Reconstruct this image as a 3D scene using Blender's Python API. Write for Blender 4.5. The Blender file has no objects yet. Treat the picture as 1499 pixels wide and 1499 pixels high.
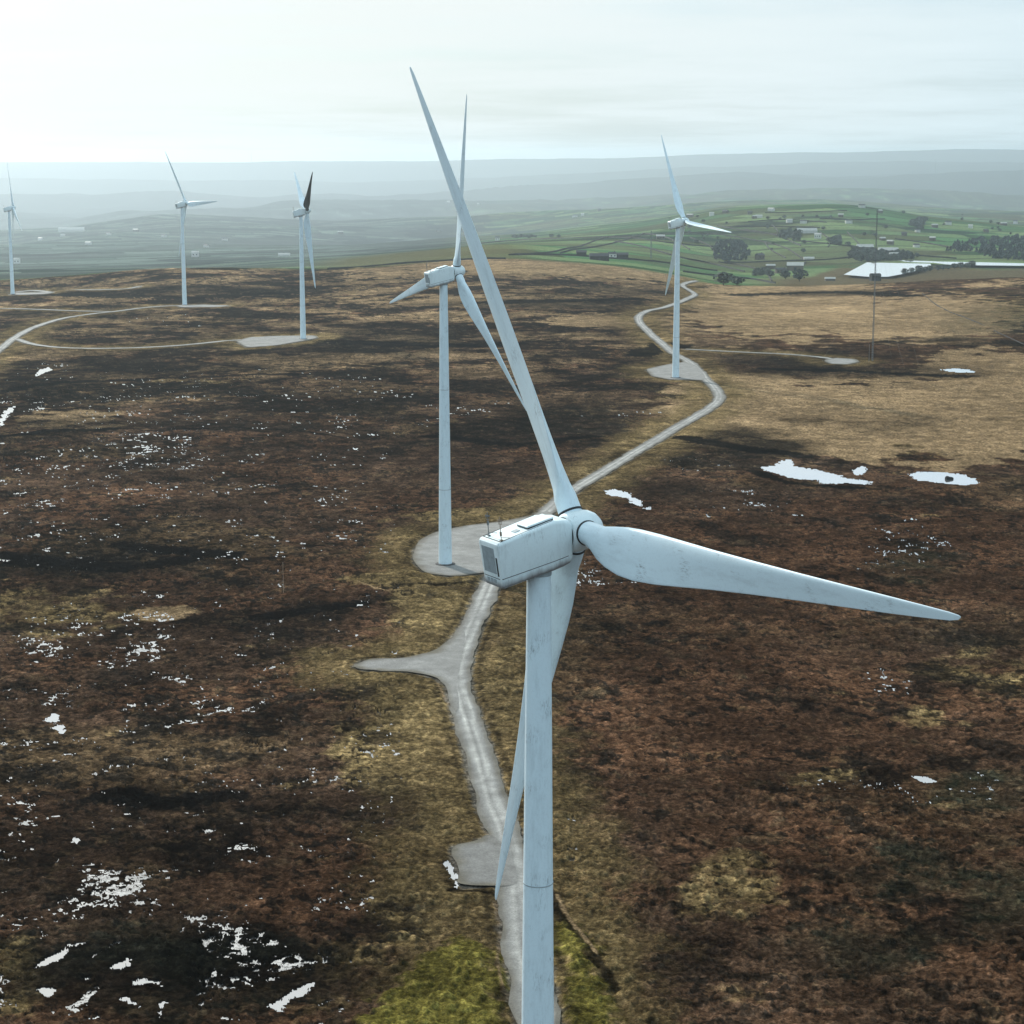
import bpy, bmesh, math, random
import numpy as np
from math import sin, cos, tan, pi, radians, hypot, atan2
from mathutils import Matrix, Vector

random.seed(7)
rng = np.random.default_rng(11)
S = bpy.context.scene
DN = True
COL = S.collection

# ------------------------------------------------------------------ camera
F = 2900.0 / 1499.0                 # focal length / frame width
TH = 0.177926                       # pitch below the horizon
CZ = 104.75
cd = bpy.data.cameras.new('camera'); cam = bpy.data.objects.new('camera', cd); COL.objects.link(cam)
cam.location = (0, 0, CZ); cam.rotation_euler = (pi / 2 - TH, 0, 0)
cd.sensor_width = 36; cd.sensor_height = 36; cd.lens = 36 * F; cd.clip_start = 1; cd.clip_end = 60000
S.camera = cam

# ------------------------------------------------------------------ noise
def _hash(ix, iy, seed):
    n = (ix.astype(np.int64) * 374761393 + iy.astype(np.int64) * 668265263 + seed * 2147483647 + 1013904223) & 0xFFFFFFFF
    n = ((n ^ (n >> 13)) * 1274126177) & 0xFFFFFFFF
    n = ((n ^ (n >> 16)) * 2246822519) & 0xFFFFFFFF
    return (n ^ (n >> 15)) & 0xFFFFFFFF

_tr = np.random.default_rng(5).uniform(0, 2 * pi, (512, 512)); _TC = np.cos(_tr).astype(np.float32).ravel(); _TS = np.sin(_tr).astype(np.float32).ravel()
def gnoise(x, y, seed=0):
    """gradient noise, about -1..1"""
    x = np.asarray(x, float) + seed * 37.713; y = np.asarray(y, float) - seed * 19.377
    xi = np.floor(x); yi = np.floor(y); fx = (x - xi).astype(np.float32); fy = (y - yi).astype(np.float32)
    xi = xi.astype(np.int32); yi = yi.astype(np.int32)
    u = fx * fx * fx * (fx * (fx * 6 - 15) + 10); v = fy * fy * fy * (fy * (fy * 6 - 15) + 10)
    x0 = (xi & 511) * 512; x1 = ((xi + 1) & 511) * 512; y0 = yi & 511; y1 = (yi + 1) & 511
    def g(i, dx, dy): return _TC[i] * (fx - np.float32(dx)) + _TS[i] * (fy - np.float32(dy))
    a = g(x0 + y0, 0, 0); b = g(x1 + y0, 1, 0); c = g(x0 + y1, 0, 1); d = g(x1 + y1, 1, 1)
    a = a + (b - a) * u; c = c + (d - c) * u
    return 1.5 * (a + (c - a) * v)

def fbm(x, y, lam, octv=4, seed=0, gain=.5):
    s = 0; a = 1; t = 0; c, sn = cos(.6), sin(.6)
    x = np.asarray(x, float) / lam; y = np.asarray(y, float) / lam
    for i in range(octv):
        s = s + a * gnoise(x, y, seed + i * 17); t += a; a *= gain
        x, y = (c * x - sn * y) * 2.03 + 3.7, (sn * x + c * y) * 2.03 - 1.3
    return s / t * 1.4

def smooth(a, b, x):
    t = np.clip((x - a) / (b - a), 0, 1); return t * t * (3 - 2 * t)

# ------------------------------------------------------------------ the lie of the land
COLX = np.array([-4000, -800, 0, 250, 500, 740, 950, 1060, 1240, 1340, 1499, 2300, 5500.])
PROF = {   # distance -> angle of the land below eye level along each bearing, as heights on the photo
 1900: [403, 403, 402, 384, 391, 382, 393, 411, 411, 403, 394, 392, 392],
 2300: [402, 402, 400, 392, 384, 366, 385, 411, 412, 412, 412, 408, 408],
 2600: [395, 395, 393, 390, 376, 351, 374, 396, 399, 399, 399, 398, 398],
 2950: [386, 386, 386, 384, 370, 354, 360, 384, 379, 378, 379, 382, 382],
 3500: [388, 388, 388, 386, 372, 352, 343, 352, 348, 352, 358, 362, 362],
 4700: [380, 380, 380, 376, 368, 349, 332, 302, 295, 312, 328, 330, 330],
 8000: [350, 350, 350, 346, 345, 338, 318, 304, 303, 315, 320, 318, 318],
 10500: [331, 331, 329, 319, 331, 318, 306, 300, 301, 310, 312, 310, 310],
 12500: [350, 350, 348, 340, 346, 336, 320, 314, 316, 326, 330, 330, 330],
 15000: [306, 306, 304, 304, 299, 300, 291, 284, 281, 284, 290, 288, 288],
 17500: [324, 324, 322, 320, 316, 316, 308, 302, 298, 300, 306, 306, 306],
 20000: [287, 287, 285, 283, 287, 277, 265, 257, 251, 246, 249, 252, 252],
 22500: [300, 300, 299, 297, 299, 290, 278, 270, 265, 262, 264, 266, 266],
 25000: [259, 259, 258, 261, 264, 257, 247, 240, 237, 235, 238, 240, 240],
 27500: [270, 270, 269, 271, 272, 268, 258, 252, 250, 248, 250, 252, 252],
 30000: [238, 238, 237, 238, 236, 233, 229, 225, 222, 219, 218, 222, 222],
 40000: [240, 240, 240, 240, 240, 240, 238, 236, 232, 230, 230, 232, 232]}
OV, TILT = 3.642, radians(5)
HUBS = [(5.331, 159.2958, 0.0), (-13.8929, 499.1968, 1.68), (82.1275, 951.3328, -.41),
       (-119.2662, 1165.3984, -1.33), (-240.2, 1477.21, -4.3), (-431.45, 1732.87, -13.9)]
YP = [(1.0512, -.5647), (1.08, .2785), (1.1743, -.4521), (1.3309, 1.0294), (.9018, -.5755), (1.2184, -.0924)]
TUR = [(a - OV * cos(TILT) * sin(q[0]), b - OV * cos(TILT) * cos(q[0]), c_) for (a, b, c_), q in zip(HUBS, YP)]
_R = np.array([0, 400, 900, 1300] + list(PROF))
_Z = [np.zeros(len(COLX)), np.zeros(len(COLX)), np.full(len(COLX), -.3),
      np.array([-3, -3, -3, -3, -1.5, -1, -1, -1.5, -1.5, -1, -.5, 0, 0])]
for r_, ys in PROF.items():
    _Z.append(CZ - (np.array(ys, float) - 228) / 2900.0 * r_)
_Z = np.array(_Z)
LR = np.log(_R + 300.0)
FINE = np.linspace(LR[0], LR[-1], 700)
_T = np.array([np.interp(FINE, LR, _Z[:, j]) for j in range(len(COLX))])
ker = np.hanning(17); ker /= ker.sum()
_P = np.pad(_T, ((0, 0), (8, 8)), mode='edge'); _T = np.array([np.convolve(p, ker, 'valid') for p in _P])
FX = np.linspace(-4000, 5500, 800)
_T2 = np.array([np.interp(FX, COLX, _T[:, k]) for k in range(700)])     # [r, x]
k2 = np.hanning(15); k2 /= k2.sum()
_P = np.pad(_T2, ((0, 0), (7, 7)), mode='edge'); _T2 = np.array([np.convolve(p, k2, 'valid') for p in _P])

RES_Z = -45.0
def colof(x, y):
    az = np.arctan2(x, np.maximum(y, 1e-6)); az = np.clip(az, -1.0, 1.0)
    return 749.5 + 2900 * np.tan(az) / .99

def base(x, y):
    x = np.asarray(x, float); y = np.asarray(y, float)
    r = np.hypot(x, y); yy = np.where(y < 0, 1e-3 + 0 * y, y)
    px = colof(x, np.abs(y))
    a = (np.log(r + 300) - LR[0]) / (LR[-1] - LR[0]) * 699; a = np.clip(a, 0, 698.999)
    b = np.clip((px - FX[0]) / (FX[-1] - FX[0]) * 799, 0, 798.999)
    i = a.astype(int); j = b.astype(int); fa = a - i; fb = b - j
    z = (_T2[i, j] * (1 - fa) + _T2[i + 1, j] * fa) * (1 - fb) + (_T2[i, j + 1] * (1 - fa) + _T2[i + 1, j + 1] * fa) * fb
    w = np.zeros_like(z); zt = np.zeros_like(z)
    for tx, ty, tz in TUR:
        q = np.exp(-((x - tx) ** 2 + (y - ty) ** 2) / 70.0 ** 2); w += q; zt += q * tz
    near = smooth(2200, 1500, r)
    und = fbm(x, y, 260, 3, 5) * .9 * near
    far = (.5 - np.abs(fbm(x, y * .7, 3800, 5, 9)) * 1.6) * np.clip((r - 4300) / 9000, 0, 1) * (1 - .70 * smooth(20000, 28000, r)) * 130
    z = z + und + far
    w = np.minimum(w, 1)
    return z * (1 - w) + zt * np.where(w > 0, 1, 1)

def ray(px, py):
    u = (px - 749.5) / 2900.0; v = (py - 749.5) / 2900.0
    return np.array([u, cos(TH) - v * sin(TH), -sin(TH) - v * cos(TH)])

RS = np.exp(np.linspace(math.log(120), math.log(38000), 5000))
def g(px, py):
    """the spot of ground seen at a place of the photo"""
    d = ray(px, py); h = hypot(d[0], d[1]); x = d[0] / h * RS; y = d[1] / h * RS; z = CZ + d[2] / h * RS
    b = base(x, y); k = np.nonzero(z < b)[0]
    k = k[0] if len(k) else len(RS) - 1
    if k == 0: return (x[0], y[0])
    t0 = z[k - 1] - b[k - 1]; t1 = z[k] - b[k]; t = t0 / (t0 - t1 + 1e-9)
    return (x[k - 1] + (x[k] - x[k - 1]) * t, y[k - 1] + (y[k] - y[k - 1]) * t)

def gz(px, py, z):
    d = ray(px, py); t = (z - CZ) / d[2]; return (d[0] * t, d[1] * t)

def B(x, y): return float(base(np.array([x]), np.array([y]))[0])

# ------------------------------------------------------------------ materials
def nt(name):
    m = bpy.data.materials.new(name); m.use_nodes = True; t = m.node_tree
    for n in list(t.nodes): t.nodes.remove(n)
    o = t.nodes.new('ShaderNodeOutputMaterial'); p = t.nodes.new('ShaderNodeBsdfPrincipled')
    t.links.new(p.outputs[0], o.inputs[0]); return m, t, p

def N(t, kind, **kw):
    n = t.nodes.new(kind)
    for k, v in kw.items():
        if k in n.inputs: n.inputs[k].default_value = v
        else: setattr(n, k, v)
    return n

def noise(t, scale, detail=4, rough=.6, vec=None, coord='Object'):
    n = N(t, 'ShaderNodeTexNoise'); n.inputs['Scale'].default_value = scale
    n.inputs['Detail'].default_value = detail; n.inputs['Roughness'].default_value = rough
    if vec is None:
        c = t.nodes.new('ShaderNodeTexCoord'); vec = c.outputs[coord]
    t.links.new(vec, n.inputs['Vector']); return n

def ramp(t, src, stops, interp='LINEAR'):
    r = t.nodes.new('ShaderNodeValToRGB'); e = r.color_ramp; e.interpolation = interp
    while len(e.elements) < len(stops): e.elements.new(.5)
    for el, (p, c) in zip(e.elements, stops):
        el.position = p; el.color = (c, c, c, 1) if isinstance(c, (int, float)) else (*c, 1)
    t.links.new(src, r.inputs[0]); return r

def mix(t, fac, a, b, mode='MIX'):
    m = t.nodes.new('ShaderNodeMix'); m.data_type = 'RGBA'; m.blend_type = mode
    for sock, v in ((m.inputs[0], fac), (m.inputs[6], a), (m.inputs[7], b)):
        if isinstance(v, (int, float)): sock.default_value = v
        elif isinstance(v, tuple): sock.default_value = (*v, 1)
        else: t.links.new(v, sock)
    return m.outputs[2]

def bump(t, p, src, strength, dist):
    b = t.nodes.new('ShaderNodeBump'); b.inputs['Strength'].default_value = strength
    b.inputs['Distance'].default_value = dist; t.links.new(src, b.inputs['Height']); t.links.new(b.outputs[0], p.inputs['Normal'])

def plain(name, col, rough=.6, var=.25, scale=.8, metal=0):
    m, t, p = nt(name)
    n = noise(t, scale, 5, .65)
    r = ramp(t, n.outputs[0], [(.3, 1 - var), (.7, 1 + var * .5)])
    t.links.new(mix(t, 1.0, col, r.outputs[0], 'MULTIPLY'), p.inputs['Base Color'])
    p.inputs['Roughness'].default_value = rough; p.inputs['Metallic'].default_value = metal
    return m

def mat_ground():
    m, t, p = nt('moor_ground')
    a = N(t, 'ShaderNodeAttribute', attribute_name='albedo')
    geo = t.nodes.new('ShaderNodeNewGeometry'); pos = geo.outputs['Position']
    n1 = noise(t, 1.1, 6, .72, pos); n2 = noise(t, 4.0, 4, .7, pos); n3 = noise(t, .16, 6, .7, pos)
    r1 = ramp(t, n1.outputs[0], [(.34, .35), (.5, .9), (.66, 1.8)])
    r2 = ramp(t, n2.outputs[0], [(.34, .6), (.66, 1.45)])
    r3 = ramp(t, n3.outputs[0], [(.3, .68), (.7, 1.32)])
    c = mix(t, 1.0, a.outputs['Color'], r1.outputs[0], 'MULTIPLY')
    c = mix(t, 1.0, c, r2.outputs[0], 'MULTIPLY'); c = mix(t, 1.0, c, r3.outputs[0], 'MULTIPLY')
    t.links.new(c, p.inputs['Base Color']); p.inputs['Roughness'].default_value = .95
    p.inputs['Specular IOR Level'].default_value = 0.0
    ad = t.nodes.new('ShaderNodeMath'); ad.operation = 'MULTIPLY_ADD'; ad.inputs[1].default_value = .35
    t.links.new(n2.outputs[0], ad.inputs[0]); t.links.new(n1.outputs[0], ad.inputs[2])
    bump(t, p, ad.outputs[0], 1.0, .9)
    return m

def mat_water(name='peat_water', bright=.8):
    m, t, p = nt(name)
    geo = t.nodes.new('ShaderNodeNewGeometry')
    n = noise(t, .7, 3, .5, geo.outputs['Position'])
    p.inputs['Base Color'].default_value = (bright, bright * 1.02, bright * 1.05, 1)
    p.inputs['Metallic'].default_value = .92; p.inputs['Roughness'].default_value = .06
    bump(t, p, n.outputs[0], .15, .03)
    return m

def mat_gravel():
    m, t, p = nt('pale_gravel')
    geo = t.nodes.new('ShaderNodeNewGeometry'); pos = geo.outputs['Position']
    a = N(t, 'ShaderNodeAttribute', attribute_name='albedo')
    n1 = noise(t, 3.5, 6, .75, pos); n2 = noise(t, .35, 5, .65, pos)
    r1 = ramp(t, n1.outputs[0], [(.3, .62), (.7, 1.35)]); r2 = ramp(t, n2.outputs[0], [(.3, .72), (.7, 1.2)])
    c = mix(t, 1.0, a.outputs['Color'], r1.outputs[0], 'MULTIPLY'); c = mix(t, 1.0, c, r2.outputs[0], 'MULTIPLY')
    t.links.new(c, p.inputs['Base Color']); p.inputs['Roughness'].default_value = .9
    bump(t, p, n1.outputs[0], .6, .08)
    return m

def mat_paint(name='weathered_white_paint', col=(.77, .93, 1.0), dirt=.85, nac=False):
    m, t, p = nt(name)
    tc = t.nodes.new('ShaderNodeTexCoord')
    mp = t.nodes.new('ShaderNodeMapping'); mp.inputs['Scale'].default_value = (1, 1, .22)
    t.links.new(tc.outputs['Object'], mp.inputs[0])
    n1 = noise(t, .9, 6, .7, mp.outputs[0]); n2 = noise(t, 5, 5, .7, tc.outputs['Object']); n3 = noise(t, .35, 3, .5, tc.outputs['Object'])
    r1 = ramp(t, n1.outputs[0], [(.32, .86), (.5, 1.0)])
    r2 = ramp(t, n2.outputs[0], [(.32, .94), (.5, 1.0)])
    c = mix(t, 1.0, col, r1.outputs[0], 'MULTIPLY'); c = mix(t, 1.0, c, r2.outputs[0], 'MULTIPLY')
    # scattered smears of grime
    n4 = noise(t, .55, 2, .4, tc.outputs['Object']); r4 = ramp(t, n4.outputs[0], [(.54, 0.0), (.70, 1.0)])
    n5 = noise(t, 7, 6, .8, mp.outputs[0]); r5 = ramp(t, n5.outputs[0], [(.50, 0.0), (.66, 1.0)])
    mm = t.nodes.new('ShaderNodeMath'); mm.operation = 'MULTIPLY'; t.links.new(r4.outputs[0], mm.inputs[0]); t.links.new(r5.outputs[0], mm.inputs[1])
    m2 = t.nodes.new('ShaderNodeMath'); m2.operation = 'MULTIPLY'; t.links.new(mm.outputs[0], m2.inputs[0]); m2.inputs[1].default_value = dirt
    c = mix(t, m2.outputs[0], c, (.16, .2, .22))
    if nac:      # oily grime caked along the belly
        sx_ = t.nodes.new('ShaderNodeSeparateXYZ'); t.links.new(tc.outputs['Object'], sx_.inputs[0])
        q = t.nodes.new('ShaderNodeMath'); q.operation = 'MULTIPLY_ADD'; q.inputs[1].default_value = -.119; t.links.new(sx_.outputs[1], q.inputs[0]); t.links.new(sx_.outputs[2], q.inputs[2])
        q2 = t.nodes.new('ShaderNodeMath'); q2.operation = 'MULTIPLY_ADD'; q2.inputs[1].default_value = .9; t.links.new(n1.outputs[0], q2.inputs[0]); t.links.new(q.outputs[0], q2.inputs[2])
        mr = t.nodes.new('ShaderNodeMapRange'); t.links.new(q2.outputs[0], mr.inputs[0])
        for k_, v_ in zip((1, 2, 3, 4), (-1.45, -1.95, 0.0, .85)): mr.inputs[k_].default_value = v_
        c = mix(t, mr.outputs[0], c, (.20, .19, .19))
    t.links.new(c, p.inputs['Base Color']); p.inputs['Roughness'].default_value = .38
    rr = ramp(t, n2.outputs[0], [(.3, .3), (.7, .5)]); t.links.new(rr.outputs[0], p.inputs['Roughness'])
    return m

M_GROUND = mat_ground(); M_WATER = mat_water(bright=.74)
M_WATERG = mat_water('peaty_water', .60)
def mat_puddle():
    m, t, p = nt('shallow_puddle'); geo = t.nodes.new('ShaderNodeNewGeometry'); pos = geo.outputs['Position']
    n = noise(t, 1.6, 5, .75, pos); n2 = noise(t, .25, 4, .6, pos)
    r = ramp(t, n.outputs[0], [(.36, .16), (.47, .62), (.60, .82)]); r2 = ramp(t, n2.outputs[0], [(.35, .55), (.65, 1.0)])
    c = mix(t, 1.0, r.outputs[0], r2.outputs[0], 'MULTIPLY'); t.links.new(c, p.inputs['Base Color'])
    p.inputs['Metallic'].default_value = .85; p.inputs['Roughness'].default_value = .12; bump(t, p, n.outputs[0], .3, .04)
    return m
M_PUD = mat_puddle(); M_GRAVEL = mat_gravel()
M_PAINT = mat_paint(); M_NAC = mat_paint('weathered_nacelle_shell', (.82, .95, .98), .75, True)
M_DKB = plain('shaded_blade_paint', (.055, .075, .085), .5, .3, .5)  # backlit shade of one blade, put into its colour
M_GRIME = plain('grimy_underside', (.27, .25, .23), .7, .6, 2.5)
M_DARK = plain('black_rubber_gap', (.02, .022, .025), .7, .2, 3)
M_GREY = plain('grey_vent_metal', (.36, .43, .46), .6, .25, 2)
M_STEEL = plain('galvanised_steel', (.16, .18, .19), .5, .3, 1, .4)
M_CONC = plain('dark_concrete', (.07, .07, .07), .9, .3, 1)
M_STONE = plain('dark_gritstone', (.020, .022, .020), .95, .5, .3)
M_WALLW = plain('white_render', (.62, .62, .58), .8, .15, .3)
M_WALLS = plain('sooty_stone_wall', (.12, .105, .085), .9, .3, .5)
M_ROOFD = plain('dark_slate_roof', (.05, .053, .058), .7, .3, .5)
M_ROOFP = plain('pale_sheet_roof', (.5, .5, .46), .5, .15, .2)
M_POST = plain('pale_timber', (.3, .24, .18), .9, .3, 2)
M_BARK = plain('bark', (.05, .04, .03), .95, .3, 2)
M_GLASS = plain('dark_window_glass', (.02, .025, .03), .15, .2, 1)

def mat_leaf(name, col):
    m, t, p = nt(name)
    oi = t.nodes.new('ShaderNodeObjectInfo'); geo = t.nodes.new('ShaderNodeNewGeometry')
    n = noise(t, .12, 5, .7, geo.outputs['Position'])
    r = ramp(t, n.outputs[0], [(.34, .4), (.66, 2.0)])
    t.links.new(mix(t, 1.0, col, r.outputs[0], 'MULTIPLY'), p.inputs['Base Color']); p.inputs['Roughness'].default_value = .8
    return m
M_LEAF = mat_leaf('winter_foliage', (.060, .080, .066)); M_LEAFD = mat_leaf('conifer_foliage', (.045, .065, .066))

# ------------------------------------------------------------------ object helpers
def tag(o, label=None, cat=None, group=None, kind=None):
    if label: o['label'] = label
    if cat: o['category'] = cat
    if group: o['group'] = group
    if kind: o['kind'] = kind
    return o

def empty(name, loc=(0, 0, 0), rz=0):
    o = bpy.data.objects.new(name, None); COL.objects.link(o); o.location = loc; o.rotation_euler = (0, 0, rz)
    o.empty_display_size = .5; return o

def link(name, me, mat, parent=None, smoothed=False):
    o = bpy.data.objects.new(name, me); COL.objects.link(o)
    if mat is not None and not me.materials: me.materials.append(mat)
    if smoothed:
        me.polygons.foreach_set('use_smooth', np.ones(len(me.polygons), bool))
    if parent is not None: o.parent = parent
    return o

def mesh(name, verts, faces):
    me = bpy.data.meshes.new(name); me.from_pydata([tuple(v) for v in verts], [], [tuple(f) for f in faces]); me.update(); return me

def grid_mesh(name, co, quads):
    """big mesh from arrays"""
    me = bpy.data.meshes.new(name); nv = len(co); nf = len(quads)
    me.vertices.add(nv); me.vertices.foreach_set('co', np.ascontiguousarray(co, dtype=np.float32).ravel())
    me.loops.add(nf * 4); me.loops.foreach_set('vertex_index', np.ascontiguousarray(quads, dtype=np.int32).ravel())
    me.polygons.add(nf); me.polygons.foreach_set('loop_start', np.arange(0, nf * 4, 4, dtype=np.int32))
    me.polygons.foreach_set('loop_total', np.full(nf, 4, dtype=np.int32))
    me.update(calc_edges=True); return me

def set_albedo(me, rgb):
    a = me.attributes.new('albedo', 'FLOAT_COLOR', 'POINT')
    c = np.ones((len(me.vertices), 4), np.float32); c[:, :3] = rgb
    a.data.foreach_set('color', c.ravel())

class MB:
    """collects boxes, bars and tubes into one mesh"""
    def __init__(s): s.v = []; s.f = []
    def add(s, v, f):
        k = len(s.v); s.v += [tuple(p) for p in v]; s.f += [tuple(i + k for i in q) for q in f]; return s
    def box(s, c, d, rz=0):
        x, y, z = d[0] / 2, d[1] / 2, d[2] / 2; v = []
        for sz in (-z, z):
            for sx, sy in ((-x, -y), (x, -y), (x, y), (-x, y)):
                v.append((c[0] + sx * cos(rz) - sy * sin(rz), c[1] + sx * sin(rz) + sy * cos(rz), c[2] + sz))
        return s.add(v, [(3, 2, 1, 0), (4, 5, 6, 7), (0, 1, 5, 4), (1, 2, 6, 5), (2, 3, 7, 6), (3, 0, 4, 7)])
    def tube(s, a, b, r0, r1=None, n=10, cap=True):
        r1 = r0 if r1 is None else r1; a = Vector(a); b = Vector(b); d = (b - a).normalized()
        u = d.orthogonal().normalized(); w = d.cross(u); v = []
        for p, r in ((a, r0), (b, r1)):
            for i in range(n):
                t = 2 * pi * i / n; v.append(p + u * (r * cos(t)) + w * (r * sin(t)))
        f = [(i, (i + 1) % n, n + (i + 1) % n, n + i) for i in range(n)]
        if cap: f += [tuple(reversed(range(n))), tuple(range(n, 2 * n))]
        return s.add(v, f)
    def rings(s, rings, close=True):
        n = len(rings[0]); v = [p for r in rings for p in r]; f = []
        for k in range(len(rings) - 1):
            for i in range(n):
                j = (i + 1) % n; f.append((k * n + i, k * n + j, (k + 1) * n + j, (k + 1) * n + i))
        if close: f += [tuple(reversed(range(n))), tuple(range((len(rings) - 1) * n, len(rings) * n))]
        return s.add(v, f)
    def lathe(s, prof, n=40, axis='z', c=(0, 0, 0)):
        R = []
        for r, h in prof:
            ring = []
            for i in range(n):
                t = 2 * pi * i / n
                p = (r * cos(t), r * sin(t), h) if axis == 'z' else (r * sin(t), h, r * cos(t))
                ring.append((p[0] + c[0], p[1] + c[1], p[2] + c[2]))
            R.append(ring)
        return s.rings(R)
    def mesh(s, name):
        me = mesh(name, s.v, s.f)
        bm = bmesh.new(); bm.from_mesh(me); bmesh.ops.recalc_face_normals(bm, faces=bm.faces); bm.to_mesh(me); bm.free(); return me
    def build(s, name, mat, parent=None, sm=False, auto=None):
        o = link(name, s.mesh(name), mat, parent, sm)
        if auto is not None:
            me = o.data; me.polygons.foreach_set('use_smooth', np.ones(len(me.polygons), bool))
            bm = bmesh.new(); bm.from_mesh(me)
            for e in bm.edges:
                if len(e.link_faces) == 2 and e.calc_face_angle(0) > auto: e.smooth = False
            bm.to_mesh(me); bm.free()
        return o

# ------------------------------------------------------------------ tracks (traced on the ground)
def smoothline(pts, step):
    """Catmull-Rom through ground points, resampled"""
    P = [np.array(p, float) for p in pts]; P = [2 * P[0] - P[1]] + P + [2 * P[-1] - P[-2]]; out = []
    for i in range(1, len(P) - 2):
        L = np.linalg.norm(P[i + 1] - P[i]); n = max(2, int(L / step))
        for k in range(n):
            t = k / n; a, b, c, d = P[i - 1:i + 3]
            out.append(.5 * ((2 * b) + (-a + c) * t + (2 * a - 5 * b + 4 * c - d) * t * t + (-a + 3 * b - 3 * c + d) * t ** 3))
    out.append(P[-2]); return np.array(out)

G = lambda pts: [g(*p) for p in pts]
last = g(790, 1499)
main_px = [(778, 1440), (764, 1380), (758, 1320), (752, 1270), (735, 1210), (718, 1167), (700, 1100), (684, 1050), (671, 1005),
           (671, 975), (683, 935), (698, 900), (713, 865), (730, 830), (752, 790), (790, 757), (835, 720), (880, 692), (940, 656), (1000, 620), (1038, 598),
           (1053, 583), (1047, 568), (1034, 556), (1024, 544), (1008, 529), (985, 516), (966, 500), (948, 484), (936, 471),
           (936, 462), (948, 455), (975, 449), (1002, 439), (1017, 431), (1008, 424), (1000, 419), (1002, 415), (1020, 411)]
TRACKS = {
 'main': (smoothline([(9, 120), (8.5, 180), last] + G(main_px), 1.5), 2.7),
 'mast': (smoothline(G([(1004, 511), (1040, 513), (1100, 516), (1160, 519), (1210, 524), (1235, 529)]), 2), 2.0),
 'west': (smoothline(G([(-60, 560), (-25, 530), (0, 511), (22, 494), (50, 479), (88, 467), (130, 460), (175, 455), (225, 449), (270, 447), (320, 448)]), 3), 2.7),
 'north': (smoothline(G([(-120, 449), (-40, 450), (60, 453), (110, 455), (160, 456)]), 3), 2.6),
 'loop': (smoothline(G([(24, 496), (45, 503), (80, 508), (130, 510), (200, 509), (270, 505), (330, 499), (360, 497)]), 3), 2.6),
 'ridge': (smoothline(G([(15, 428), (60, 426), (120, 424), (180, 423), (205, 419)]), 4), 3.0)}
def ring(px): return [np.array(g(*p)) for p in px]
PADS = {
 'T4': ring([(604, 806), (616, 790), (640, 778), (680, 770), (730, 764), (775, 756), (800, 748), (812, 752), (790, 775), (762, 800), (742, 826), (716, 838), (690, 842), (655, 844), (622, 838), (606, 824)]),
 'spur': ring([(518, 975), (527, 967), (560, 964), (600, 962), (636, 955), (658, 936), (672, 916), (684, 922), (677, 955), (670, 1000), (672, 1045), (662, 1036), (652, 1003), (636, 992), (600, 984), (560, 982), (530, 981)]),
 'lay': ring([(660, 1238), (700, 1231), (712, 1222), (730, 1226), (752, 1250), (757, 1290), (742, 1297), (720, 1296), (680, 1300), (667, 1282)]),
 'T5': ring([(944, 541), (965, 536), (985, 532), (1004, 530), (1020, 536), (1034, 552), (1030, 557), (1008, 556), (980, 556), (955, 551)]),
 'T3': ring([(345, 500), (362, 494), (400, 492), (462, 491), (466, 495), (440, 500), (405, 506), (360, 509)]),
 'T2': ring([(258, 448), (268, 446.5), (300, 446), (338, 447), (330, 449), (290, 450), (264, 450)]),
 'T1': ring([(12, 430), (30, 428), (70, 427.5), (80, 429), (60, 431), (20, 432)]),
 'mast': ring([(1205, 527), (1225, 524), (1252, 526), (1259, 530), (1240, 534), (1215, 533)])}
PADS['main'] = [np.array((5 + 13 * cos(a), 161 + 11 * sin(a))) for a in np.linspace(0, 2 * pi, 14, endpoint=False)]

def dist_line(x, y, P):
    d = np.full(x.shape, 1e9)
    step = 1
    for i in range(0, len(P) - 1, step):
        a = P[i]; b = P[i + 1]
        lo = np.minimum(a, b) - 30; hi = np.maximum(a, b) + 30
        s = np.nonzero((x > lo[0]) & (x < hi[0]) & (y > lo[1]) & (y < hi[1]))[0]
        if len(s) == 0: continue
        ab = b - a; t = np.clip(((x[s] - a[0]) * ab[0] + (y[s] - a[1]) * ab[1]) / (ab @ ab + 1e-9), 0, 1)
        d[s] = np.minimum(d[s], np.hypot(x[s] - a[0] - t * ab[0], y[s] - a[1] - t * ab[1]))
    return d

def coarse(P, step):
    keep = [P[0]]
    for p in P[1:]:
        if np.linalg.norm(p - keep[-1]) > step: keep.append(p)
    keep.append(P[-1]); return keep

def inside(x, y, P):
    r = np.zeros(x.shape, bool); n = len(P)
    for i in range(n):
        a = P[i]; b = P[(i + 1) % n]
        c = ((a[1] > y) != (b[1] > y)) & (x < (b[0] - a[0]) * (y - a[1]) / (b[1] - a[1] + 1e-12) + a[0]); r ^= c
    return r

def dist_poly(x, y, P):
    """signed distance, negative inside; only near the polygon"""
    P = [np.array(p, float) for p in P]; A = np.array(P); d = np.full(x.shape, 1e9)
    lo = A.min(0) - 40; hi = A.max(0) + 40
    s = np.nonzero((x > lo[0]) & (x < hi[0]) & (y > lo[1]) & (y < hi[1]))[0]
    if len(s) == 0: return d
    xs, ys = x[s], y[s]; dd = np.full(xs.shape, 1e9)
    for i in range(len(P)):
        a = P[i]; b = P[(i + 1) % len(P)]; ab = b - a
        t = np.clip(((xs - a[0]) * ab[0] + (ys - a[1]) * ab[1]) / (ab @ ab + 1e-9), 0, 1)
        dd = np.minimum(dd, np.hypot(xs - a[0] - t * ab[0], ys - a[1] - t * ab[1]))
    dd[inside(xs, ys, P)] *= -1; d[s] = dd; return d

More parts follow.
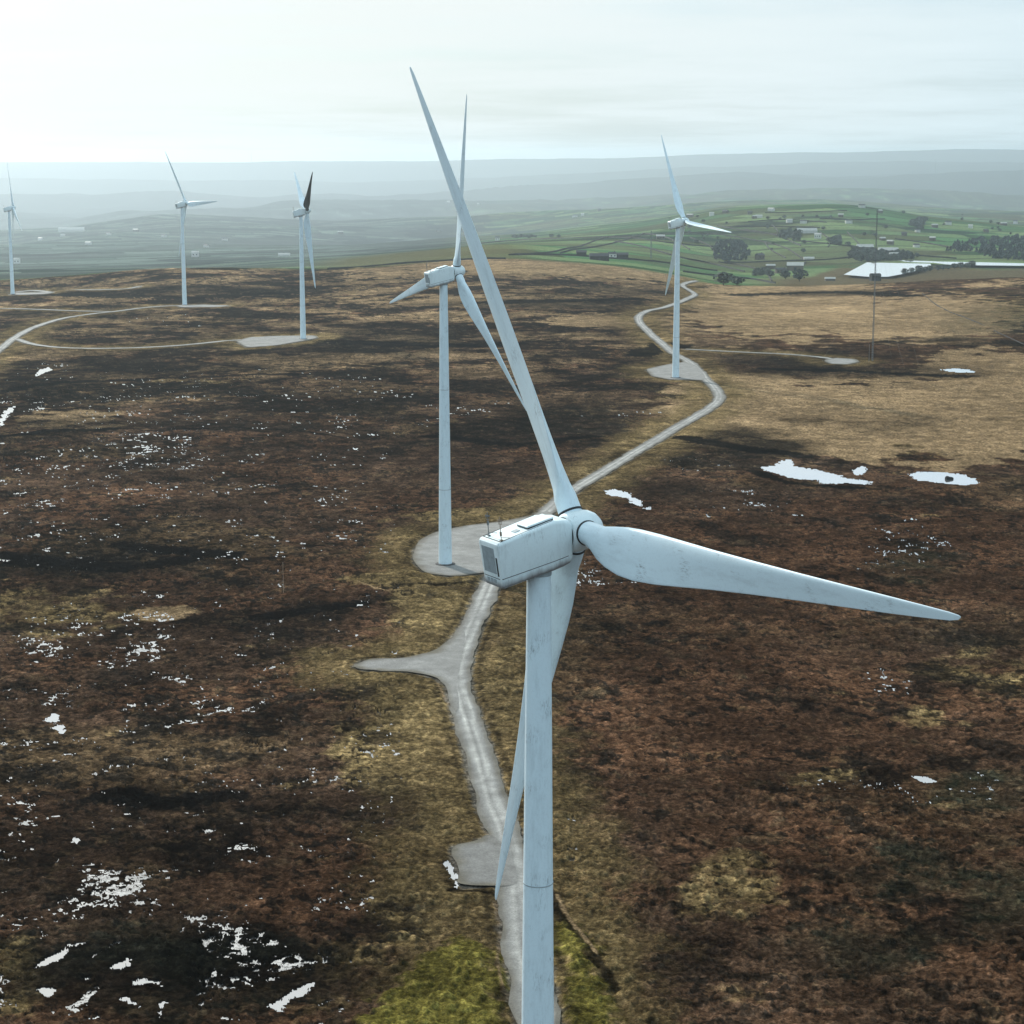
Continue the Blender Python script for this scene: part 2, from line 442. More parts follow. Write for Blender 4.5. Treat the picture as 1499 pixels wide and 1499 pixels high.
# ------------------------------------------------------------------ ponds (traced outlines on the moor)
PONDS = {
 'long irregular pond reflecting the white sky beside dark peat': [(1113, 685), (1135, 682), (1152, 673), (1162, 683), (1190, 688), (1215, 692), (1240, 700), (1273, 704), (1272, 709), (1240, 708), (1205, 708), (1190, 702), (1165, 700), (1140, 694)],
 'rounded oval pond with a dark rock in it': [(1331, 694), (1345, 691), (1380, 692), (1410, 695), (1428, 702), (1428, 708), (1405, 710), (1375, 706), (1345, 703)],
 'thin far pond in the tan grass on the right': [(1378, 541), (1395, 539), (1415, 540), (1428, 543), (1424, 545), (1400, 545)],
 'small teardrop pool above the long irregular pond': [(1250, 688), (1262, 683), (1267, 686), (1262, 695), (1252, 694)],
 'branching white pool behind the near rotor hub': [(884, 718), (900, 716), (918, 721), (922, 726), (936, 733), (939, 741), (930, 738), (920, 729), (905, 727), (890, 724)],
 'small pool right of the branching pool': [(940, 743), (953, 741), (955, 745), (944, 747)],
 'curling white pool on the lower left moor': [(63, 1052), (80, 1045), (90, 1050), (86, 1058), (98, 1063), (90, 1072), (78, 1068), (80, 1058)],
 'long crooked pool at the bottom left': [(50, 1418), (70, 1402), (88, 1394), (100, 1382), (122, 1380), (100, 1388), (90, 1402), (70, 1412)],
 'pool beside the gravel lay-by': [(649, 1262), (658, 1258), (664, 1272), (672, 1292), (670, 1300), (660, 1285)],
 'white pool at the foot of the left moor track': [(56, 543), (70, 538), (76, 541), (62, 547), (50, 552)],
 'pointed grey pool low in the left middle': [(397, 1470), (410, 1462), (430, 1448), (458, 1438), (452, 1450), (425, 1462), (408, 1482)],
 'broad pale pool at the very bottom left': [(176, 1462), (190, 1458), (206, 1470), (200, 1474), (184, 1470)],
 'tall narrow pool at the bottom left': [(228, 1484), (236, 1464), (243, 1466), (238, 1490), (230, 1492)],
 'slanting oval pool in the wet heather': [(165, 1416), (178, 1404), (190, 1400), (190, 1410), (178, 1418)],
 'wide shallow pool in the wet heather': [(188, 1434), (210, 1432), (232, 1436), (240, 1444), (220, 1441), (195, 1441)],
 'ring-like pool in the dark wet heather': [(52, 1446), (66, 1442), (82, 1448), (74, 1458), (60, 1452)],
 'pale stream pool on the right hand moor': [(1336, 1137), (1352, 1136), (1370, 1142), (1362, 1146), (1345, 1144)],
 'small upright pool among black heather': [(106, 1222), (114, 1221), (120, 1236), (114, 1240), (107, 1232)],
 'edge pool at the far left of the moor': [(-4, 628), (2, 610), (14, 598), (20, 596), (10, 612), (2, 622)]}

# ------------------------------------------------------------------ the ground sheet
dense = np.linspace(-.305, .305, 1380)
out_r = np.concatenate([np.linspace(.305, .40, 110)[1:], np.linspace(.40, pi, 40)[1:-1]])
az = np.concatenate([-out_r[::-1], dense, out_r, [pi]])          # angle from +y, closes at pi
s = np.linspace(1 / math.sqrt(205), 1 / math.sqrt(2000), 1000)
rr = np.concatenate([[4, 30, 60, 90, 120, 140, 160, 180, 195], 1 / s ** 2,
                     np.exp(np.linspace(math.log(2000), math.log(7000), 380))[1:],
                     np.exp(np.linspace(math.log(7000), math.log(42000), 240))[1:]])
NR, NA = len(rr), len(az)
AA, RR = np.meshgrid(az, rr)
GX = (np.sin(AA) * RR).ravel(); GY = (np.cos(AA) * RR).ravel(); GR = RR.ravel()
GB = base(GX, GY)
dr = np.interp(GR, rr, np.gradient(rr))
infov = (np.abs(AA) < .401).ravel()
act = infov & (GR > 190) & (GR < 2400)
ia = np.nonzero(act)[0]; x = GX[ia]; y = GY[ia]; r = GR[ia]; drr = dr[ia]

# distance to tracks and pads
dt = np.full(x.shape, 1e9)
for k, (P, hw) in TRACKS.items():
    dt = np.minimum(dt, dist_line(x, y, coarse(P, 7 if k == 'main' else 14)) - hw)
for k, P in PADS.items(): dt = np.minimum(dt, dist_poly(x, y, P))
road = smooth(1.0, 0.0, (dt - .2) / (.6 + .9 * drr))

# relief: hummocks, tussocks, heather clumps, hags
w1 = fbm(x, y, 38, 3, 21); w2 = fbm(x, y, 9, 3, 33); w3 = fbm(x, y, 2.4, 3, 45); w4 = fbm(x, y, .95, 2, 49)
fine = smooth(900, 350, r)
rel = .35 * w1 + .34 * w2 + .50 * w3 * (.35 + .65 * fine) + .26 * w4 * smooth(420, 260, r)
hag = fbm(x, y, 60, 4, 71)                      # peat hags
hagedge = smooth(.05, .35, hag)
rel += .35 * hagedge * smooth(200, 500, r)
rel = rel + .12

# wet places
def ell(L):
    """soft spots of ground: (px, py, rx, ry, weight) -> summed weight"""
    o = np.zeros(x.shape)
    for px, py, rx, ry, w in L:
        c = g(px, py); e = g(px + rx, py); f1 = g(px, py - ry); f2 = g(px, py + ry)
        sx = max(1., abs(e[0] - c[0])); sy1 = max(1., f1[1] - c[1]); sy2 = max(1., c[1] - f2[1])
        s1 = c[0] / c[1]
        dy = y - c[1]; dx = x - (c[0] + s1 * dy); sy = np.where(dy > 0, sy1, sy2)
        d = (dx / sx) ** 2 + (dy / sy) ** 2
        o = np.maximum(o, w * smooth(1.5, .45, np.sqrt(d) + .45 * wob))
    return o
wob = fbm(x, y, 22, 4, 91)
wet = ell([(230, 665, 95, 42, .62), (60, 680, 80, 20, .5), (40, 775, 70, 25, .6), (150, 790, 60, 16, .4), (120, 935, 170, 55, .5), (60, 1030, 120, 40, .55),
           (230, 1040, 120, 60, .42), (40, 1130, 80, 120, .42), (160, 1310, 90, 50, 1.0), (190, 1430, 180, 70, 1.12), (330, 1400, 110, 70, .95), (330, 970, 120, 60, .3),
           (430, 830, 90, 30, .35), (880, 850, 60, 30, .35), (1090, 740, 80, 28, .35), (1320, 800, 60, 35, .6), (1010, 680, 60, 12, .5), (350, 1150, 120, 60, .36),
           (700, 600, 40, 12, .35), (920, 610, 60, 8, .3), (500, 700, 60, 60, .22), (540, 600, 120, 40, .2), (1420, 1150, 110, 26, .45), (1200, 1150, 80, 10, .3),
           (70, 540, 30, 12, .4), (730, 590, 30, 8, .4), (1300, 1000, 40, 20, .2), (250, 470, 60, 10, .2), (520, 1100, 30, 200, .18), (835, 1230, 12, 50, .7), (300, 1230, 150, 60, .35)])
bgwet = .33 * smooth(1100, 900, r) * smooth(.05, -.3, (x / np.maximum(y, 1)) - .02 * 0 - .02)
wetv = np.maximum(wet, bgwet)
pn = fbm(x, y, 2.3, 5, 131, .8) - .6 * np.abs(fbm(x, y, 1.9, 4, 161, .7)); pn2 = fbm(x, y, 11, 3, 151, .6)
pv = pn + pn2 * .55
pv = (pv - pv.mean()) / pv.std()
pool = (pv > (2.35 - 1.65 * wetv)) & (wetv > .1) & (dt > 3.0)
pid = np.zeros(x.shape, int)
edge_n = fbm(x, y, 2.6, 6, 171, .78) * 3.0 + fbm(x, y, 12, 2, 181) * 1.0
PK = list(PONDS)
pd_all = np.full(x.shape, 1e9)
for i, k in enumerate(PK):
    P = [np.array(g(*p)) for p in PONDS[k]]
    d = dist_poly(x, y, P); sc = min(1, np.ptp(np.array(P)[:, 0]) / 26 + .30)
    h = (d + edge_n * (sc * (.6 if 'rounded' in k else 1.0) if i < 5 else max(sc, .42))) < (.2 if i < 5 else 0)
    pid[h & (pid == 0)] = i + 1; pd_all = np.minimum(pd_all, d)
pool &= (pd_all > 4)
pid[pool] = len(PK) + 1
water = pid > 0
shore = smooth(6, 0, pd_all)
rel = rel * (1 - .75 * np.maximum(shore, np.clip(wetv * 1.3, 0, 1) * smooth(-.4, 1.2, pv + .6)))
rel = np.where(water, -.28, np.maximum(rel, -.02))
rel = rel * (.3 + .7 * smooth(0, 5, dt))
rel = rel * (1 - road) + (-.16 - .05 * drr * smooth(800, 1500, r)) * road
# dark rock of the oval pond: raised later as its own object

# ------------------------------------------------------------------ ground colours (the vegetation itself)
def C(*c): return np.array(c, float)
BROWN, RUST, DARK = C(.062, .038, .024), C(.090, .047, .026), C(.0105, .0088, .0068)
TAN, OLIVE, MOSS = C(.31, .215, .118), C(.150, .108, .050), C(.150, .130, .030)
DGREEN, PEAT, STRAW = C(.026, .030, .018), C(.0045, .0042, .0038), C(.26, .18, .10)
def blend(c, col, w): return c * (1 - w[:, None]) + col * w[:, None]
b6_ = fbm(x, y, 6, 4, 255, .7); b1 = fbm(x, y, 45, 5, 201); b2 = fbm(x, y, 14, 5, 211); b3 = fbm(x, y, 90, 5, 221); b4 = fbm(x, y, 3.2, 4, 231); b5 = fbm(x, y, 1.1, 3, 241)
c = np.tile(BROWN, (len(x), 1))
c = blend(c, RUST, smooth(-.1, .45, b1 + .3 * b2) * .75)
c = blend(c, OLIVE * .8, smooth(.15, .5, b3 - .3 * b1 + .35 * b2) * .3)
rt = smooth(.05, .25, x / y)            # the right side of the moor is rustier
c = blend(c, RUST, np.clip(ell([(1150, 850, 330, 90, 1.), (1050, 1030, 260, 160, .9), (1350, 760, 150, 60, 1.), (1250, 1200, 260, 160, .7), (380, 1280, 130, 60, .6), (420, 840, 110, 30, .7)]) * (.9 + .4 * b2), 0, 1) * .9)
TANL = [(1270, 610, 290, 52, 1.2), (1430, 610, 240, 64, 1.2), (1160, 455, 170, 40, 1.2), (1330, 465, 160, 32, 1.1), (1090, 425, 60, 14, .8), (820, 393, 190, 12, 1.), (600, 400, 120, 14, .5), (1120, 560, 70, 16, .7),
        (700, 440, 160, 9, .7), (880, 470, 90, 12, .8), (530, 440, 60, 7, .5), (110, 612, 95, 20, .55), (240, 898, 60, 12, .55), (1440, 540, 100, 30, .8), (1010, 570, 50, 12, .6), (1470, 415, 90, 7, .5), (1460, 450, 60, 14, .3)]
OLL = [(590, 1010, 95, 70, 1.), (560, 1100, 80, 70, .7), (640, 890, 70, 40, .8), (620, 850, 90, 14, .9), (1010, 575, 60, 14, .7), (660, 1180, 40, 50, .6), (700, 760, 110, 16, .8), (90, 900, 130, 40, .6), (590, 1330, 70, 90, .45),
       (1060, 1320, 70, 70, .6), (1200, 1140, 60, 12, .6), (1350, 1050, 40, 20, .5), (1350, 650, 200, 26, .7), (1440, 460, 80, 24, .9), (860, 1420, 60, 90, .8), (1440, 980, 90, 40, .5), (750, 1010, 40, 90, .55), (20, 1440, 60, 60, .6), (520, 1420, 60, 60, .5),
       (300, 560, 90, 8, .4)]
DKL = [(120, 822, 160, 20, 1.), (150, 838, 110, 10, .9), (1080, 640, 70, 14, 1.), (1060, 672, 90, 20, .9), (1120, 655, 70, 18, 1.), (840, 620, 110, 34, .9), (700, 640, 70, 20, .7), (530, 500, 200, 24, .7), (180, 620, 200, 7, .7), (380, 625, 160, 8, .8),
       (470, 890, 60, 26, .85), (420, 920, 80, 30, .6), (400, 1050, 40, 16, .8), (230, 1170, 110, 26, .5), (430, 1185, 80, 20, .55), (250, 1420, 210, 70, .95), (1180, 530, 120, 14, .8), (1320, 545, 150, 10, .7), (1150, 545, 90, 9, .7),
       (800, 445, 190, 7, .8), (930, 425, 80, 6, .7), (1220, 430, 100, 5, .7), (1480, 400, 120, 4, .7), (200, 540, 200, 10, .6), (60, 560, 80, 20, .8), (1330, 735, 60, 10, .7), (1420, 935, 90, 22, .8), (950, 530, 60, 10, .7), (980, 720, 60, 10, .6),
       (60, 1290, 80, 50, .5), (560, 1180, 60, 50, .6), (640, 1215, 40, 14, .9), (600, 1300, 60, 30, .6), (180, 990, 60, 20, .6), (240, 1060, 30, 20, .8), (1260, 1390, 70, 30, .8), (1010, 1400, 60, 40, .7), (330, 860, 100, 12, .5), (190, 1215, 150, 35, .45), (1300, 620, 80, 12, .5),
       (1390, 497, 40, 4, .8), (30, 460, 90, 5, .8), (250, 425, 200, 8, .7), (1180, 615, 40, 7, .7), (660, 1310, 60, 16, .8)]
GRL = [(1470, 1320, 70, 50, .7), (1330, 1280, 90, 40, .55), (1250, 1380, 120, 40, .5), (1440, 1160, 90, 30, .7), (1450, 470, 80, 22, .6), (240, 1420, 200, 70, .4), (1340, 830, 60, 30, .5)]
olm = smooth(.25, .65, ell(OLL) + .55 * b2 + .25 * b6_) * .92; c = blend(c, OLIVE * (1.15 + .35 * b4)[:, None], olm)
tanm = smooth(.34, .56, ell(TANL) + .36 * b2 + .2 * b6_ - .12 * b3)
c = blend(c, TAN, tanm)
# far moor: alternating dark heather and bleached grass
farw = smooth(560, 900, r)
streak = fbm(x, y, 70, 6, 261, .68)
leftw = smooth(.16, .02, x / y)
c = blend(c, TAN * .62, farw * leftw * smooth(-.02, .16, streak) * smooth(700, 1200, r) * .9)
c = blend(c, DARK, farw * smooth(-.03, -.10, streak + .25 * b2 + .20 * (1 - leftw)) * .88 * (1 - .85 * tanm))
c = blend(c, DARK, np.clip(ell(DKL) * (1 + .5 * b2), 0, 1) * .93)
c = blend(c, DARK, smooth(.20, .30, fbm(x, y, 26, 6, 271, .7)) * .8 * smooth(1000, 700, r) * (1 - .7 * tanm))
b6 = fbm(x, y, 3.4, 4, 235, .7); b7 = fbm(x, y, 6.5, 4, 237, .7)
c = blend(c, DARK * 1.1, smooth(.20, .34, b6 + .5 * b2 + .15 * b1) * .85 * smooth(1500, 800, r) * (1 - .6 * tanm))      # single dark clumps
c = blend(c, DARK * 1.3, smooth(.29, .40, b7 + .55 * b3 + .2 * b1) * .85 * (1 - .8 * tanm) * (1 - .55 * smooth(.02, .08, x / y)))
c = blend(c, STRAW * .45, smooth(.34, .5, fbm(x, y, 4.2, 4, 239, .7) - .3 * b2 + .3 * b3) * .35)
c = blend(c, DGREEN, np.clip(ell(GRL) * (1 + b2), 0, 1) * .8)
c = blend(c, STRAW * .6, smooth(.38, .6, fbm(x, y, 12, 5, 281, .65)) * .30)
c = blend(c, PEAT, smooth(.5, .9, wetv + .3 * b2) * .55)
# verges
vg = smooth(19, 5, dt + 7 * b2 + 5 * b4) * smooth(-.5, .3, b1 + .4)
c = blend(c, OLIVE * 1.15, np.clip(vg, 0, 1) * .8)
moss = np.zeros(len(x))
for P in ([(536, 1520), (556, 1470), (590, 1425), (630, 1398), (680, 1380), (715, 1384), (735, 1415), (738, 1460), (728, 1530)],
          [(812, 1350), (850, 1372), (880, 1430), (915, 1530), (838, 1540), (826, 1440)]):
    moss = np.maximum(moss, smooth(1.5, -1.5, dist_poly(x, y, [np.array(g(*p)) for p in P]) + 2.2 * w2 + 2.4 * b4 + 1.2 * b5))
c = blend(c, MOSS, moss * .9)
rel += moss * .35 * (1 - road) * ~water
for w_, col_, L_ in ((.7, PEAT, [(575, 858), (610, 857), (650, 858), (700, 852)]), (.8, PEAT, [(812, 1310), (830, 1350), (866, 1395), (900, 1450)]), (.3, STRAW * 1.3, [(815, 1312), (835, 1348), (872, 1396)]),
                     (.3, STRAW * 1.3, [(522, 852), (545, 860), (568, 866)]), (.25, STRAW * 1.2, [(640, 1000), (656, 1030)]), (.3, STRAW, [(724, 1320), (733, 1370), (728, 1410), (738, 1455)]),
                     (.5, PEAT, [(660, 1302), (700, 1306), (728, 1310)]), (.9, PEAT, [(0, 640), (60, 632), (170, 628), (330, 628)]), (1.2, PEAT, [(200, 632), (330, 626), (440, 632), (500, 640)]),
                     (.5, STRAW * .8, [(420, 400 + 30), (500, 436), (600, 432), (680, 438)]), (.8, STRAW * .8, [(560, 448), (640, 442), (720, 434)]),
                     (.6, STRAW * .7, [(400, 540), (500, 533), (620, 540), (760, 536)]), (.8, PEAT, [(1000, 650), (1080, 640), (1150, 648)])):
    dl = dist_line(x, y, smoothline([np.array(g(*p)) for p in L_], 3)) + .9 * w3 * w_
    ln = smooth(w_ * 1.6 + .5 * drr * .3, w_ * .5, dl); c = blend(c, col_, ln * .85)
for w_, L_ in ((7, [(-10, 815), (60, 822), (130, 828), (200, 830), (262, 822)]), (5, [(180, 800), (260, 806), (330, 812)]), (6, [(1003, 642), (1080, 655), (1175, 668)]), (5, [(0, 575), (100, 560), (300, 552), (430, 548)]),
               (6, [(1120, 540), (1250, 545), (1420, 551)]), (14, [(700, 444), (800, 441), (930, 438)]), (12, [(500, 500), (640, 507), (790, 500)]), (6, [(640, 640), (760, 650), (860, 640)]), (5, [(0, 610 + 30), (80, 632), (160, 628)]),
               (4, [(380, 905), (440, 895), (520, 885)]), (3, [(1100, 690), (1160, 708), (1260, 716)]), (4, [(180, 1165), (240, 1175), (330, 1165)]), (18, [(100, 432), (240, 436), (400, 430)]), (12, [(930, 520), (960, 512), (975, 505)]), (16, [(1080, 432), (1230, 428), (1330, 434)])):
    dl = dist_line(x, y, smoothline([np.array(g(*p)) for p in L_], 4)) + w_ * (.55 * b2 + .6 * b6 + .4 * b1)
    c = blend(c, PEAT * 1.3, smooth(w_ * 1.05, w_ * .75, dl) * .93 * (dt > 2))
# dark drained edge on each side of the track, and wet peat round pools
c = blend(c, DARK, smooth(1.6, .4, np.abs(dt - 1.6) + .8 * w3 + .5) * .55 * smooth(1000, 500, r))
c = blend(c, C(.16, .155, .14), smooth(1.0, -.2, dt + .6 * w3) * .8)
mac = fbm(x, y, 150, 5, 251, .6) + .6 * fbm(x, y, 48, 4, 253, .6)
c = c * np.exp(.75 * mac * (1 - .5 * tanm) * (1 - .6 * olm))[:, None]
c = c * 1.08 * np.exp((1 - .55 * tanm) * (.50 * np.clip(w3 + .5 * w4, -1, 1) * smooth(900, 500, r) + .55 * b4 * smooth(1400, 700, r) + .65 * b5 * smooth(600, 320, r) + .45 * b2 + .5 * fbm(x, y, 22, 4, 249) + .9 * fbm(x, y, 7, 4, 247) * smooth(400, 800, r)))[:, None] * .95
c[water] = PEAT
c = np.clip(c, .002, 1)

# colours beyond the brow
ALB = np.tile(BROWN, (len(GX), 1)); ALB[ia] = c
fr = np.nonzero(GR >= 1850)[0]; X = GX[fr]; Y = GY[fr]; R2 = GR[fr]; PXc = colof(X, np.maximum(Y, 1))
def cells(X, Y, size, rot, asp, seed):
    c_, s_ = cos(rot), sin(rot); wx = X + fbm(X, Y, 700, 3, seed) * 120; wy = Y + fbm(X, Y, 700, 3, seed + 5) * 120
    U = (c_ * wx + s_ * wy) / size; V = (-s_ * wx + c_ * wy) / (size * asp)
    U = U + .5 * (np.floor(V) % 2)
    return np.floor(U), np.floor(V), np.minimum(U - np.floor(U), 1 - (U - np.floor(U))) * size, np.minimum(V - np.floor(V), 1 - (V - np.floor(V))) * size * asp
cu, cv, du, dv = cells(X, Y, 170, .35, .75, 301)
tone = _hash(cu, cv, 5) / 4294967296.0; tone2 = _hash(cu, cv, 9) / 4294967296.0
GREEN, PALE, WOOD = C(.062, .135, .056), C(.19, .26, .115), C(.016, .028, .024)
fc = np.tile(GREEN, (len(X), 1)); fc = fc * (.5 + 1.0 * tone)[:, None]
fc = blend(fc, PALE, smooth(.5, .8, tone2) * .85); fc = blend(fc, C(.09, .085, .04), smooth(.22, .08, tone2) * .7)
drf = dr[fr]
hedge = np.maximum(smooth(4.5, 1.5, du) * .9, smooth(4.5 + .5 * drf, 1.5 + .3 * drf, dv)) * smooth(2700, 3000, R2)
fc = blend(fc, WOOD, hedge * .75)
rough = smooth(.05, .3, fbm(X, Y, 700, 5, 321) + .25 * smooth(8000, 13000, R2))
fc = blend(fc, C(.085, .075, .045), rough * .6)
wd = smooth(.20, .30, np.where(R2 > 6000, fbm(X, Y, 900, 5, 335, .65), fbm(X, Y, 420, 5, 331, .6))) * smooth(3000, 3600, R2)
fc = blend(fc, WOOD, wd * .8)
hills = smooth(12000, 18000, R2); fc = blend(fc, C(.030, .036, .032), hills * .85)
left_haze = smooth(760, 600, PXc) * smooth(1900, 2500, R2); fc = blend(fc, np.minimum(fc.mean(1)[:, None] * C(.72, .92, .88), .3), left_haze * .8)  # blue-grey haze of the left valley painted into the field colours
# brown and khaki tops beyond the brow in the middle
mid = smooth(420, 520, PXc) * smooth(820, 720, PXc) * smooth(2900, 2500, R2)
fc = blend(fc, C(.13, .12, .055), mid * .8)
rt2 = smooth(1080, 1160, PXc) * smooth(2950 - 350 * smooth(1240, 1180, PXc), 2800 - 350 * smooth(1240, 1180, PXc), R2 + 100 * fbm(X, Y, 90, 3, 341))
fc = blend(fc, C(.12, .088, .05), rt2 * .92)
brow = smooth(-80, 80, (R2 - (1990 + 110 * smooth(500, 700, PXc) * smooth(960, 860, PXc) - 190 * smooth(1000, 1060, PXc) * smooth(1260, 1150, PXc))) + 60 * fbm(X, Y, 120, 3, 351))
moorc = blend(np.tile(TAN * .8, (len(X), 1)), DARK, smooth(.05, -.12, fbm(X, Y, 75, 5, 261, .6) + .1 * smooth(600, 800, PXc)) * .85)
inact = act[fr]
moorc[inact] = ALB[fr][inact]
ALB[fr] = np.clip(moorc * (1 - brow[:, None]) + fc * brow[:, None], .002, 1)

GZ = GB.copy(); GZ[ia] += rel * smooth(2400, 2100, r)
frr = (GR >= 2400)
# reservoirs: level water in the valley
RES = {'reservoir': [(1235, 402), (1252, 393), (1269, 384), (1310, 385), (1362, 386), (1364, 390), (1340, 397), (1322, 401), (1300, 405), (1270, 405)],
       'far_reservoir': [(1310, 380.5), (1380, 383), (1440, 384), (1520, 386), (1560, 388), (1500, 389), (1440, 388.5), (1390, 387.5), (1366, 384.6), (1330, 383.6)]}
RZ = {'reservoir': RES_Z, 'far_reservoir': RES_Z}
for k, P in RES.items():
    P = [np.array(gz(px, py, RZ[k])) for px, py in P]
    d = dist_poly(GX, GY, P)
    m_ = d < 14
    GZ = np.where(m_, np.minimum(GZ, RZ[k] - np.clip(6 - d * .4, .3, 4)), GZ)
    near = (d >= 14) & (d < 40); GZ = np.where(near, np.minimum(GZ, RZ[k] + .05 * (d - 14)), GZ)
    RES[k] = P
# keep the line of sight over the near bank open
def grid_quads():
    i = np.arange(NR - 1)[:, None] * NA; j = np.arange(NA - 1)[None, :]
    q = np.stack([i + j, i + j + 1, i + NA + j + 1, i + NA + j], -1).reshape(-1, 4)
    wrap = np.stack([i[:, 0] + NA - 1, i[:, 0], i[:, 0] + NA, i[:, 0] + 2 * NA - 1], -1)
    return np.concatenate([q, wrap])
Q = grid_quads()
co = np.stack([GX, GY, GZ], -1)
me = grid_mesh('ground', co[:], Q[:, ::-1]); set_albedo(me, ALB)
ground = link('ground', me, M_GROUND, None, True); tag(ground, kind='structure')
capn = len(az)
cm = mesh('moor_under_camera', [(*co[k, :2], co[k, 2]) for k in range(NA)], [tuple(range(NA))[::-1]])
set_albedo(cm, np.tile(BROWN, (NA, 1))); tag(link('ground_patch', cm, M_GROUND), kind='structure')

# ------------------------------------------------------------------ water in the hollows
PID = np.zeros(len(GX), int); PID[ia] = pid
qn = Q[:-(NR - 1)]
qp = PID[qn]
mx = qp.max(1)
WZ = GB - .09
# grow each pool by one ring of faces so that its edge is where the land dips under it
for i, k in enumerate(PK + ['puddles']):
    f = qn[(qp == i + 1).any(1)]
    if len(f) == 0: continue
    u, inv = np.unique(f, return_inverse=True)
    pz = WZ[u]
    if i < len(PK): pz = np.full(len(u), np.percentile(pz, 50))
    me = grid_mesh('pond', np.stack([GX[u], GY[u], pz], -1), inv.reshape(-1, 4)[:, ::-1])
    o = link('pond' if i < len(PK) else 'puddles', me, M_WATER if i < 5 else (M_WATERG if i < len(PK) else M_PUD), None, True)
    tag(o, k if i < len(PK) else 'countless small white puddles among the heather', kind='structure')

def poly_sheet(name, P, z, mat):
    me = mesh(name, [(p[0], p[1], z) for p in P], [tuple(range(len(P)))])
    bm = bmesh.new(); bm.from_mesh(me); bmesh.ops.triangulate(bm, faces=bm.faces)
    bmesh.ops.recalc_face_normals(bm, faces=bm.faces)
    if sum(f.normal.z for f in bm.faces) < 0: bmesh.ops.reverse_faces(bm, faces=bm.faces)
    bm.to_mesh(me); bm.free(); return link(name, me, mat)
M_RES = mat_water('reservoir_water', .8)
tag(poly_sheet('reservoir', RES['reservoir'], RES_Z, M_RES), kind='structure')
tag(poly_sheet('reservoir', RES['far_reservoir'], RES_Z + .01, M_RES), kind='structure')

# ------------------------------------------------------------------ tracks and pads
GRAV, GRAVL, GRAVD = C(.20, .20, .19), C(.46, .46, .43), C(.09, .08, .055)
def track(P, hw, z0, name='gravel_track'):
    T = np.gradient(P, axis=0); T /= np.linalg.norm(T, axis=1)[:, None] + 1e-9; Nn = np.stack([T[:, 1], -T[:, 0]], -1)
    ks = np.array([-1, -.85, -.62, -.45, -.25, 0, .25, .45, .62, .85, 1]); n = len(P); m = len(ks)
    s_ = np.cumsum(np.r_[0, np.linalg.norm(np.diff(P, axis=0), axis=1)])
    wv = hw * (1 + .16 * fbm(s_, s_ * 0 + hw, 14, 3, 401))
    Z = base(P[:, 0], P[:, 1])
    V = []; A = []
    drift = .18 * fbm(s_, s_ * 0 + 3, 60, 2, 407)
    for j, k in enumerate(ks):
        off = k * wv
        jit = (fbm(s_, s_ * 0 + 10 * k, 6, 3, 411, .6) * .45 + fbm(s_, s_ * 0 + 10 * k, 13, 2, 413) * .5) * (abs(k) >= .85)
        p = P + Nn * (off + jit * np.sign(k))[:, None]
        V.append(np.stack([p[:, 0], p[:, 1], base(p[:, 0], p[:, 1]) + z0 + .07 * (1 - abs(k))], -1))
        kk = k - drift
        rut = (np.exp(-((abs(kk) - .30) / .15) ** 2)) * np.clip(.65 + .8 * fbm(s_, s_ * 0 + 8, 25, 4, 409), 0, 1)
        a = GRAV * (1 - rut[:, None]) + GRAVL * rut[:, None] if hasattr(rut, '__len__') else np.tile(GRAV, (n, 1))
        edge = (smooth(.5, 1, abs(k)) * .85 + .25 * fbm(s_, s_ * 0 + 4 * k, 5, 3, 415) * (abs(k) > .4))[:, None]
        a = a * (1 - edge) + GRAVD * edge
        a = a * (1 + .45 * fbm(s_, s_ * 0 + 5 * k, 5, 5, 421, .7))[:, None]
        A.append(np.clip(a, .03, .8))
    V = np.stack(V, 1).reshape(-1, 3); A = np.stack(A, 1).reshape(-1, 3)
    i = np.arange(n - 1)[:, None] * m; j = np.arange(m - 1)[None]
    q = np.stack([i + j, i + j + 1, i + m + j + 1, i + m + j], -1).reshape(-1, 4)
    me = grid_mesh(name, V, q); set_albedo(me, A)
    o = link(name, me, M_GRAVEL, None, True); tag(o, kind='structure'); return o
for k, (P, hw) in TRACKS.items(): track(P, hw, .03 + .006 * list(TRACKS).index(k))

